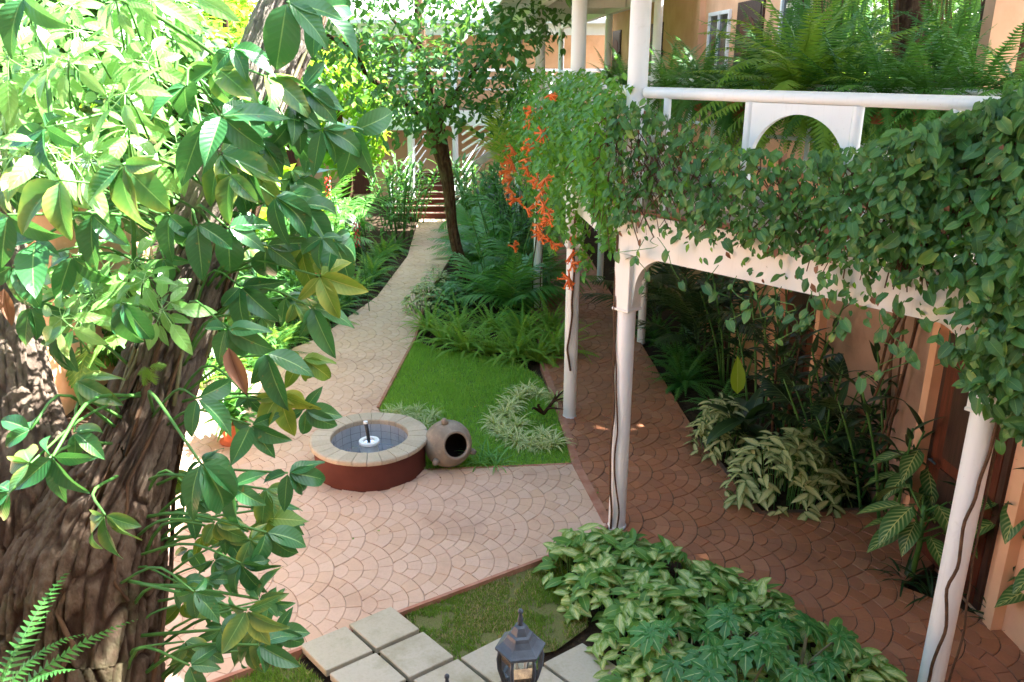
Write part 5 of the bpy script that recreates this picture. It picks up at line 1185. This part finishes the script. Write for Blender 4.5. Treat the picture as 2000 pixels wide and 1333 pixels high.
# ------------------------------------------------------------------ ferns on the upper gallery
fr = random.Random(14)
UF = [(1558, 178, 8.3, .95, 52, 'large arching fern behind the white arch panel of the railing'), (1440, 195, 8.9, .7, 34, 'fern hanging left of the white arch panel on the upper gallery'), (1375, 185, 9.8, .8, 36, 'fern below the upper window of the peach house'),
      (1305, 182, 11.4, .8, 32, 'fern right of the tall column on the upper gallery'), (1228, 172, 13.8, .8, 30, 'fern behind the tall column on the upper gallery'), (1195, 172, 16, .7, 24, 'farthest small fern on the upper gallery railing'), (1650, 195, 7.9, .62, 30, 'dark fern just right of the white arch panel'),
      (1730, 200, 7.5, .62, 30, 'fern below the shaggy grey trunk on the upper gallery'), (1815, 205, 7.2, .62, 30, 'fern at the right end of the white railing'), (1905, 195, 6.9, .6, 28, 'fern below the dark root covered trunk'), (1985, 190, 6.6, .55, 24, 'fern at the right picture edge on the upper gallery'), (1490, 150, 9.6, .85, 40, 'fern between the upper door and the big arching fern'), (1620, 140, 9.2, .8, 40, 'fern in front of the hanging curtain of fronds'), (1850, 150, 8.4, .75, 36, 'fern between the two terrace trunks'), (1340, 165, 12.6, .8, 30, 'fern under the left edge of the upper window')]
for px, py, d, s, n, lab in UF:
    p = P(px, py - 2, d); r = fern('potted_fern', lab, p, s * (1.45 if px > 1500 else 1.12), int(n * 1.6), fr, G_BOST, 'fern' if 1500 < px < 1600 else 'fern_dark', (0, 125), 'ferns along the upper gallery')
    MB().lathe([(0, p.z - .2), (.1, p.z - .2), (.14, p.z - .01), (.125, p.z - .01), (0, p.z - .03)], (p.x, p.y, 0), 16).build('pot', M['terracotta'], r, smooth=True)
hv = thing('hanging_fern_curtain', 'curtain of hanging green fern fronds and brown roots on the upper terrace', 'fern', P(1620, 0, 10) + Z * 1.2)
G_HANG = [frond(_r, 1, 40, .06, .024, .15, 0, 1, 82, .2, .5) for _ in range(3)]; items = []
for k in range(120):
    px = fr.uniform(1545, 1700) if k < 70 else fr.uniform(1700, 1960); d = fr.uniform(9.2, 11.5); p = P(px, fr.uniform(-110, 30), d); items.append((fr.choice(G_HANG), aim(p, Vector((fr.uniform(-.1, .1), 0, -1)), Vector((fr.uniform(-.8, .8), -1, 0)), fr.uniform(.7, 1.35))))
leafy(hv, items, M['fern_dark'], 'frond')
for k in range(26):
    px = fr.uniform(1550, 1990); d = fr.uniform(9, 11); a = P(px, -120, d); b = P(px + fr.uniform(-20, 20), fr.uniform(60, 190), d); MB().tube([a, (a + b) / 2 + RIGHT * fr.uniform(-.06, .06), b], fr.uniform(.008, .02), 6).build('root', M['twig'], hv, smooth=True)
bn = P(1800, 175, 8.9)
fern('birds_nest_plant', 'pale grey green broad leaves beneath the shaggy grey trunk', bn, .75, 9, fr, G_LAN, 'broad', (40, 95), cat='plant', part='leaf')
# ------------------------------------------------------------------ bed in the middle, ferns and palms
CB = [(838, 642), (868, 668), (912, 682), (960, 688), (1008, 694), (1050, 702), (1082, 690), (1022, 655), (962, 645), (898, 640), (1074, 645)]
CL = ['leftmost fern at the lawn edge beside the path', 'second fern from the path along the lawn edge', 'third fern from the path along the lawn edge', 'middle fern along the back edge of the lawn', 'fern right of the middle along the back edge of the lawn', 'drooping fern by the bare soil at the lawn corner', 'fern nearest the walkway at the lawn corner', 'fern in the second row below the palms', 'fern in the second row left of the palms', 'fern behind the lawn in front of the slim trunk', 'fern at the foot of the far white column']
for (px, py), lab in zip(CB, CL):
    p = G(px, py); fern('sword_fern', 'light green ' + lab, (p.x, p.y, -.04), fr.uniform(.75, .95), 44, fr, G_SWORD, 'fern', (4, 70), 'ferns behind the lawn')
for (px, py, s, n, lab) in [(1000, 610, 1.35, 16, 'feathery palm directly behind the lawn ferns'), (945, 590, 1.2, 14, 'palm with low arching fronds right of the slim trunk'), (1040, 575, 1.5, 16, 'tall palm beside the far white column'), (960, 530, 1.7, 16, 'tall palm farther back beside the slim trunk'), (1000, 500, 2.0, 18, 'large palm under the orange flowers'), (930, 500, 1.6, 16, 'palm by the bend of the far path'), (985, 455, 2.1, 16, 'farthest tall palm left of the orange flowers'), (940, 450, 1.7, 14, 'farthest low palm beside the far path')]:
    p = G(px, py); fern('garden_palm', lab, (p.x, p.y, 0), s, n, fr, G_PALM if s < 1.6 else G_PALMW, 'palm', (8, 72), 'palms in the middle bed', 'palm', up=.3)
pl = P(1010, 300, 16); fern('pale_palm', 'pale yellow green palm frond arching beside the trumpet vine', (pl.x - .2, pl.y, 2.6), 1.9, 7, fr, G_PALMW, 'palm_lit', (5, 40), cat='palm')
for (px, py, lab) in [(832, 590, 'small pale speckled bush at the path edge'), (852, 562, 'small pale speckled bush in front of the slim trunk'), (880, 596, 'small green bush between the ferns and the slim trunk'), (905, 560, 'leafy bush at the foot of the slim trunk')]:
    p = G(px, py + 15); mound('speckled_bush', lab, (p.x, p.y, -.03), fr, (.42, .42), 150, G_OV, .14, 'dieff' if px < 860 else 'broad', hgt=.55, group='bushes round the slim trunk')
for k in range(12):
    x = fr.uniform(-.55, .45); y = fr.uniform(15.5, 24); cane('understory_shrub', 'dense green shrub filling the middle bed, %s from the lawn' % ORD[k], (x, y, 0), fr, 5, 1.9, G_LAN, .34, 'broad' if k % 2 else 'dark_leaf', 9, group='shrubs in the middle bed', cat='shrub', spread=.35)
# ------------------------------------------------------------------ left bed along the path
EDGE = [(-2.75, 21.0), (-2.78, 18.6), (-2.95, 16.4), (-3.45, 13.8), (-3.75, 12.4), (-4.3, 11.2)]
def on_edge(t, off):
    q = t * (len(EDGE) - 1); i = min(len(EDGE) - 2, int(q)); f = q - i; a, b = Vector(EDGE[i]), Vector(EDGE[i + 1]); d = (b - a).normalized(); n = Vector((d.y, -d.x)); n = n if n.x < 0 else -n; p = a.lerp(b, f) + n * off; return Vector((p.x, p.y, -.04))
NF = 20
for k in range(NF):
    p = on_edge((NF - 1 - k) / (NF - 1), .3 + fr.uniform(0, .22)); fern('border_fern', 'dark green fern along the left edge of the path, %s from the camera' % ORD[k], p, fr.uniform(.62, .85), 30, fr, G_FERN, 'fern_dark' if k % 3 else 'fern', (12, 82), 'ferns bordering the left of the path')
for k in range(14):
    p = on_edge((13 - k) / 13, .8 + fr.uniform(0, .7)); cane('ginger_plant', 'tall leafy ginger plant behind the path ferns, %s from the camera' % ORD[k], p, fr, 7, fr.uniform(1.2, 1.7), G_LAN, .38, 'broad' if k % 2 else 'palm', 10, .3, group='ginger plants behind the path ferns', spread=.35)
for k in range(9):
    p = on_edge((8 - k) / 8, 1.7 + fr.uniform(0, .9)); fern('bed_palm', 'big feathery palm at the back of the left bed, %s from the camera' % ORD[k], p, fr.uniform(1.7, 2.5), 16, fr, G_PALMW if k % 2 else G_PALM, 'palm', (6, 66), 'palms at the back of the left bed', 'palm', up=.5)
for k in range(7):
    p = on_edge((6 - k) / 6, 1.4 + fr.uniform(0, 1.2)); r = thing('split_leaf_plant', 'split leaved plant in the left bed, %s from the camera' % ORD[k], 'plant', p, 'split leaved plants in the left bed'); items = []
    for (g, m) in rosette(p, G_SPLIT, 11, .75, fr, (15, 70)):
        d = m.to_3x3() @ Vector((0, 1, 0)); d.normalize(); q = p + d * fr.uniform(.7, 1.3) + Z * .4; items.append((g, aim(q, (d - Z * .9), Vector((0, -.5, 1)), fr.uniform(.5, .8)))); MB().tube([p, (p + q) / 2 + Z * .15, q], .012, 5).build('petiole', M['stem_green'], r, smooth=True)
    leafy(r, items, M['dark_leaf' if k % 2 else 'broad'])
for k, (px, py, d) in enumerate([(697, 455, 15.5), (622, 465, 14.5), (618, 505, 14.2), (484, 470, 13.5), (640, 365, 17)]):
    p = P(px, py, d); r = thing('red_ginger_flower', ['red hanging flower spike beside the path ferns', 'dark red flower spike left of the brightest one', 'small low red flower spike left of the path', 'red flower spike just right of the leaning trunk', 'small far red flower above the left bed'][k], 'flower', (p.x, p.y, 0)); items = []
    for j in range(36):
        t = j / 36; a = j * 2.4; items.append((G_SMALL[1], aim(p + Z * (.22 - .5 * t) + Vector((math.cos(a), math.sin(a), 0)) * .025, Vector((math.cos(a), math.sin(a), -.5)), Z, .085 * (1.1 - .5 * t))))
    leafy(r, items, M['red_flower'], 'bract'); MB().tube([(p.x + .15, p.y, 0), (p.x + .1, p.y, p.z * .6), (p.x + .03, p.y, p.z + .26), (p.x, p.y, p.z + .2), (p.x, p.y, p.z - .25)], .009, 6).build('stem', M['stem_green'], r, smooth=True)
for k in range(4):
    p = on_edge(.15 + .1 * k, 2.4 + .3 * k); cane('banana_plant', 'yellow green banana leaves beside the far column, %s from the camera' % ORD[3 - k], p, fr, 3, 2.2, G_OV, .95, 'banana', 5, .2, group='banana plants near the far stairs', petiole=.25)
for k, (x, y, lab) in enumerate([(-3.3, 23.4, 'shrub hiding the left side of the far steps'), (-1.0, 23.0, 'shrub hiding the right side of the far steps'), (-3.1, 22.4, 'leafy shrub where the far path meets the steps'), (-.9, 21.2, 'leafy shrub right of the far path'), (-3.0, 24.6, 'shrub standing on the left of the lowest far step'), (-1.35, 24.4, 'shrub standing on the right of the lowest far step'), (-3.6, 24.0, 'tall shrub in front of the far column'), (-.7, 25.2, 'tall shrub in front of the far stair rails'), (-1.0, 24.8, 'shrub beside the lowest stair rail')]): cane('path_end_shrub', lab, (x, y, 0), fr, 8, 1.9, G_LAN, .4, 'fern_dark', 12, .35, cat='shrub', spread=.35, group='shrubs at the end of the path')
# terracotta pot by the fountain
pp = G(458, 862); r = thing('terracotta_pot', 'terracotta pot plant standing on the path left of the fountain', 'pot plant', (pp.x, pp.y, 0))
MB().lathe([(0, .0), (.17, .0), (.18, .02), (.13, .03), (.12, .04), (.155, .24), (.175, .245), (.175, .29), (.155, .29), (.15, .26), (0, .25)], pp, 28).build('pot', M['terracotta'], r, auto=40)
leafy(r, [x for k in range(5) for x in rosette(pp + Z * .27 + Vector((fr.uniform(-.1, .1), fr.uniform(-.1, .1), 0)), G_LAN, 16, .42, fr, (10, 95), .3)], M['broad'])
# ------------------------------------------------------------------ lawn plants
SPD = [(1030, 758, 'small topmost'), (998, 786, 'small upper left'), (976, 836, 'small lower left'), (1012, 858, 'small bottom'), (1060, 866, 'small bottom right'), (985, 800, 'leftmost'), (1012, 772, 'upper left'), (1050, 765, 'topmost'), (1085, 775, 'upper right'), (966, 822, 'lower left'), (992, 848, 'bottom left'), (1035, 862, 'bottom middle'), (1080, 862, 'bottom right'), (1010, 825, 'inner left'), (1060, 845, 'inner lower')]
for px, py, w in SPD:
    p = G(px, py + 6); fern('spider_plant', '%s white edged spider plant of the ring on the lawn' % w, (p.x, p.y, -.03), fr.uniform(.24, .31), 66, fr, G_SPID, 'spider', (5, 88), 'spider plants ringed on the lawn', 'spider plant', 'leaf')
for k, (px, py) in enumerate([(762, 800), (785, 802), (808, 812), (828, 822), (845, 806), (815, 795)]):
    p = G(px, py + 8); fern('striped_grass', 'pale striped grass tuft behind the fountain, %s from the path' % ['nearest', 'second', 'third', 'fourth', 'fifth', 'sixth'][k], (p.x, p.y, -.03), fr.uniform(.22, .3), 60, fr, G_STRAP, 'spider2', (5, 70), 'striped grass behind the fountain', 'grass tuft', 'leaf')
for k, (px, py) in enumerate([(935, 905), (955, 895), (968, 908)]):
    p = G(px, py); fern('lily_plant', 'green strap leaved lily right of the clay jar, %s' % ['beside the jar', 'at the back', 'farthest from the jar'][k], (p.x, p.y, -.03), .36, 18, fr, G_STRAPW, 'strap', (8, 60), 'lilies beside the clay jar', 'lily', 'leaf')
tw = thing('driftwood', 'small brown branching driftwood lying inside the ring of spider plants', 'driftwood', G(1080, 810))
c0 = G(1062, 815) + Z * .05
for e in [(1112, 775), (1105, 760), (1100, 800), (1040, 800), (1085, 770), (1055, 790)]:
    q = G(e[0], e[1], .22); MB().tube([tuple(v) for v in spline([c0, (c0 + q) / 2 + Vector((fr.uniform(-.06, .06), 0, .05)), q], 7)], [.024, .022, .02, .017, .014, .01, .006], 7).build('branch', M['bark2'], tw, smooth=True)
# ------------------------------------------------------------------ arrowhead bed in front of the near columns
AR = [(1135, 1085, .36, 95, 'at the upper left corner of the bed'), (1205, 1085, .36, 100, 'hiding the foot of the column'), (1180, 1150, .36, 100, 'overhanging the worn grass'), (1290, 1120, .4, 110, 'along the walkway edge'), (1270, 1200, .4, 110, 'in the middle of the bed'), (1390, 1165, .4, 110, 'on the walkway side behind the lobed leaves'), (1245, 1265, .36, 90, 'drooping towards the corner slab'), (1470, 1200, .4, 90, 'between the lobed leaves and the walkway'), (1300, 1330, .4, 90, 'at the bottom edge below the lobed leaves'), (1590, 1280, .38, 80, 'right of the lobed leaves'), (1660, 1335, .4, 90, 'nearest the big column'), (1480, 1345, .4, 90, 'under the lobed leaves at the bottom edge')]
for px, py, a, n, lab in AR:
    p = G(px, py + 25); mound('arrowhead_plant', 'pale veined arrowhead plant ' + lab, (p.x, p.y, -.07), fr, (a, a), int(n * 1.35), G_ARROW, .15, 'arrow', hgt=.38, group='arrowhead plants in the front bed', mat2=('arrow_dark', .4), droop=.3)
for px, py, n, h, lab in [(1335, 1290, 8, .55, 'left lobed leaf plant in the front bed'), (1440, 1265, 9, .62, 'upper lobed leaf plant in the front bed'), (1545, 1300, 9, .6, 'right lobed leaf plant in the front bed'), (1440, 1350, 8, .6, 'lowest lobed leaf plant at the bottom edge')]:
    p = G(px, py + 60); r = thing('lobed_leaf_plant', 'dark ' + lab, 'plant', (p.x, p.y, -.07), 'lobed leaf plants'); items = []
    for k in range(n):
        a = k * 2.4 + fr.uniform(-.3, .3); q = Vector((p.x, p.y, -.07)) + Vector((math.cos(a) * .3 * fr.uniform(.4, 1.1), math.sin(a) * .3 * fr.uniform(.4, 1.1), h * fr.uniform(.75, 1.1))); d = Vector((math.cos(a), math.sin(a) - .35, -.3)); items.append((fr.choice(G_LOBE), aim(q, d, Vector((math.cos(a) * .4, math.sin(a) * .4 - .3, 1)), fr.uniform(.19, .27))))
        MB().tube([tuple(v) for v in spline([(p.x, p.y, -.07), (p.x + math.cos(a) * .08, p.y + math.sin(a) * .08, h * .5), q], 6)], .008, 6).build('petiole', M['stem_pale'], r, smooth=True)
    leafy(r, items, M['lobed'])
# ------------------------------------------------------------------ shade plants under the gallery
mound('cream_leaf_bush', 'cream splashed leafy bush spilling over the walkway edge', (3.05, 8.1, -.05), fr, (.68, .42), 290, G_DF, .24, 'dieff', hgt=.78, droop=.55, cat='bush', limit=300)
mound('cream_leaf_bush', 'smaller yellowish cream leafy bush where the walkway bends', (2.62, 9.35, -.05), fr, (.36, .4), 220, G_DF, .17, 'dieff', hgt=.68, droop=.6, cat='bush')
r = thing('large_leaf_plant', 'large drooping grey green leaves between the two cream bushes', 'plant', (2.85, 9.15, -.05))
leafy(r, rosette((2.85, 9.15, .25), G_OV, 14, .62, fr, (5, 105), .3, narrow=.75), M['dark_leaf'])
p = P(1440, 770, 9.9); link('leaf', mat_mesh(G_OV[0], 'banana'), r, Matrix.Translation(-Vector(r.location)) @ aim(p, (-.05, 0, 1), (0, -1, .2), (.4, .48)))
cane('dracaena', 'tall dark narrow leaved plant in front of the lower door', (3.3, 9.15, -.05), fr, 3, 1.75, G_LAN, .4, 'dark_leaf', 22, .08, stalk_mat='twig', tilt=(25, 115), spread=.18)
cane('shade_plant', 'big dark split leaved plant against the pale stained wall', (3.62, 8.55, -.05), fr, 6, 1.25, G_SPLIT, .48, 'dark_leaf', 4, .35, spread=.15)
cane('shade_plant', 'dark leafy plant in the corner beside the hanging roots', (3.85, 8.1, -.05), fr, 6, 1.0, G_LAN, .36, 'dark_leaf', 8, .4, spread=.25)
for k, (x, y, lab) in enumerate([(3.7, 8.15, 'dark strap leaves right of the cream bush'), (4.0, 8.0, 'dark strap leaves at the edge of the inner bed'), (3.45, 8.75, 'dark strap leaves behind the cream bush'), (3.2, 9.7, 'dark strap leaves by the lower door')]):
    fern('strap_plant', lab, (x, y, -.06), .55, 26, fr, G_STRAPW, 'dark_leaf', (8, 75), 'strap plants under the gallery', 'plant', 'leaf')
for (x, y, s, n, lab) in [(2.62, 11.6, .85, 44, 'nearest big fern under the gallery left of the cream bushes'), (2.75, 12.6, .85, 34, 'second big fern under the gallery'), (2.55, 13.8, .8, 30, 'third fern deep under the gallery'), (2.9, 10.6, .7, 30, 'fern behind the smaller cream bush')]:
    fern('shade_fern', lab, (x, y, -.05), s, n, fr, G_FERN, 'fern_dark', (10, 85), 'ferns under the gallery')
for (x, y, s, lab) in [(2.9, 12.1, 1.7, 'tall dark palm behind the ferns under the gallery'), (2.7, 14.5, 1.9, 'farther dark palm deep under the gallery')]:
    fern('shade_palm', lab, (x, y, 0), s, 14, fr, G_PALMW, 'dark_leaf', (5, 60), 'palms under the gallery', 'palm', up=.8)
hr = thing('hanging_roots', 'tangle of brown hanging roots in the corner under the gallery', 'roots', (4.0, 8.0, 0))
for k in range(11):
    a = Vector((4.05 + fr.uniform(-.25, .2), 7.9 + fr.uniform(-.3, .35), 2.95)); b = a + Vector((fr.uniform(-.35, .2), fr.uniform(-.2, .2), -fr.uniform(1.0, 2.9))); MB().tube([tuple(v) for v in spline([a, (a + b) / 2 + Vector((fr.uniform(-.12, .12), 0, 0)), b], 8)], fr.uniform(.006, .02), 6).build('root', M['twig'], hr, smooth=True)
def bigdieff(label, loc, n, s, h, seed):
    r = thing('feather_leaf_plant', label, 'plant', loc, 'feather marked plants'); k_ = random.Random(seed); items = []; L = Vector(loc)
    MB().tube([L, L + Vector((.02, 0, h * .5)), L + Z * h], .025, 8).build('stem', M['stem_green'], r, smooth=True)
    for k in range(n):
        a = k * 2.4 + k_.uniform(-.3, .3); z = h * (.55 + .5 * k / n); q = L + Vector((math.cos(a) * .18, math.sin(a) * .18, z + .1)); items.append((k_.choice(G_OV), aim(q, Vector((math.cos(a), math.sin(a), -.35)), Vector((math.cos(a) * .4, math.sin(a) * .4, 1)), s * k_.uniform(.8, 1.1)))); MB().tube([L + Z * z * .9, q], .009, 5).build('petiole', M['stem_green'], r, smooth=True)
    leafy(r, items, M['dieff_big'])
bigdieff('large feather marked leaves left of the nearest column', (3.78, 6.62, -.05), 16, .46, .8, 1)
bigdieff('feather marked leaves at the right picture edge behind the nearest column', (4.35, 6.15, -.05), 16, .44, 1.2, 2)
bigdieff('feather marked leaves beside the pilaster of the right hand door', (4.1, 7.35, -.05), 14, .42, 1.0, 3)
bigdieff('low feather marked leaves right of the nearest column', (4.55, 5.75, -.05), 14, .42, .7, 4)
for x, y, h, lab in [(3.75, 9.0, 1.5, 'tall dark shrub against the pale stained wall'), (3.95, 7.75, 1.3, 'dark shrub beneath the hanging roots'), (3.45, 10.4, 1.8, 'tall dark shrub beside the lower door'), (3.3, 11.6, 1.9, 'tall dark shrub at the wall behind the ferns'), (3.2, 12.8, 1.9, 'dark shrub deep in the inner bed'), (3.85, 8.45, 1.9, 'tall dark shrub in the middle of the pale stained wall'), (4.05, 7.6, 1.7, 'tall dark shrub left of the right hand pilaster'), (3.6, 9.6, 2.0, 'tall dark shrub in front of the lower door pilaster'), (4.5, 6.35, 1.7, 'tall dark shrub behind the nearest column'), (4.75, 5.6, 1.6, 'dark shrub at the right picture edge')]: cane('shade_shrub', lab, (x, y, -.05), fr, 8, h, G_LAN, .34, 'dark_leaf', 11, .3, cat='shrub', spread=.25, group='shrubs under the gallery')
for k, (x, y, lab) in enumerate([(3.85, 6.35, 'strap leaves in the corner bed at the column foot'), (4.25, 5.95, 'strap leaves right of the nearest column'), (4.5, 5.75, 'strap leaves at the right picture edge'), (3.7, 6.6, 'low strap leaves under the feather marked leaves')]):
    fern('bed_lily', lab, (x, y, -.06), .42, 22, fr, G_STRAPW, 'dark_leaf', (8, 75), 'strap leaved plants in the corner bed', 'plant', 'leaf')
# fallen leaves and petals on the paving
FLN = [(1003, 1035, 'dry_leaf', .04, 'dead brown leaf in the middle of the pale paving'), (742, 1038, 'climber_old', .06, 'green fallen leaf on the paving below the fountain'), (690, 1050, 'climber_old', .04, 'small yellowish fallen leaf near the leaning tree'), (760, 1040, 'dry_leaf', .03, 'small brown leaf beside the green fallen leaf'), (995, 943, 'dry_leaf', .03, 'brown leaf on the paving in front of the lily'), (858, 932, 'dry_leaf', .035, 'dark leaf lying in front of the clay jar'), (687, 972, 'dry_leaf', .035, 'dark fallen leaf in front of the fountain wall'), (1125, 877, 'orange', .035, 'orange petal on the soil at the lawn corner'), (1103, 903, 'orange', .045, 'orange petal at the right corner of the lawn'), (930, 795, 'orange', .04, 'orange petal on the lawn left of the spider plants'), (1122, 815, 'orange', .035, 'orange petal at the foot of the column by the spider plants'), (1130, 880, 'orange', .03, 'small orange petal on the walkway edge'), (1170, 962, 'climber_old', .04, 'yellow green leaf on the walkway beside the twisted stem')]
for k, (px, py, mt, sz, lab) in enumerate(FLN):
    o = link('fallen_leaf', mat_mesh(G_SMALL[k % 3], mt), None, aim(G(px, py, .008), (math.cos(k * 2.4), math.sin(k * 2.4), 0), Z, sz)); tag(o, lab, 'leaf', 'fallen leaves on the ground')
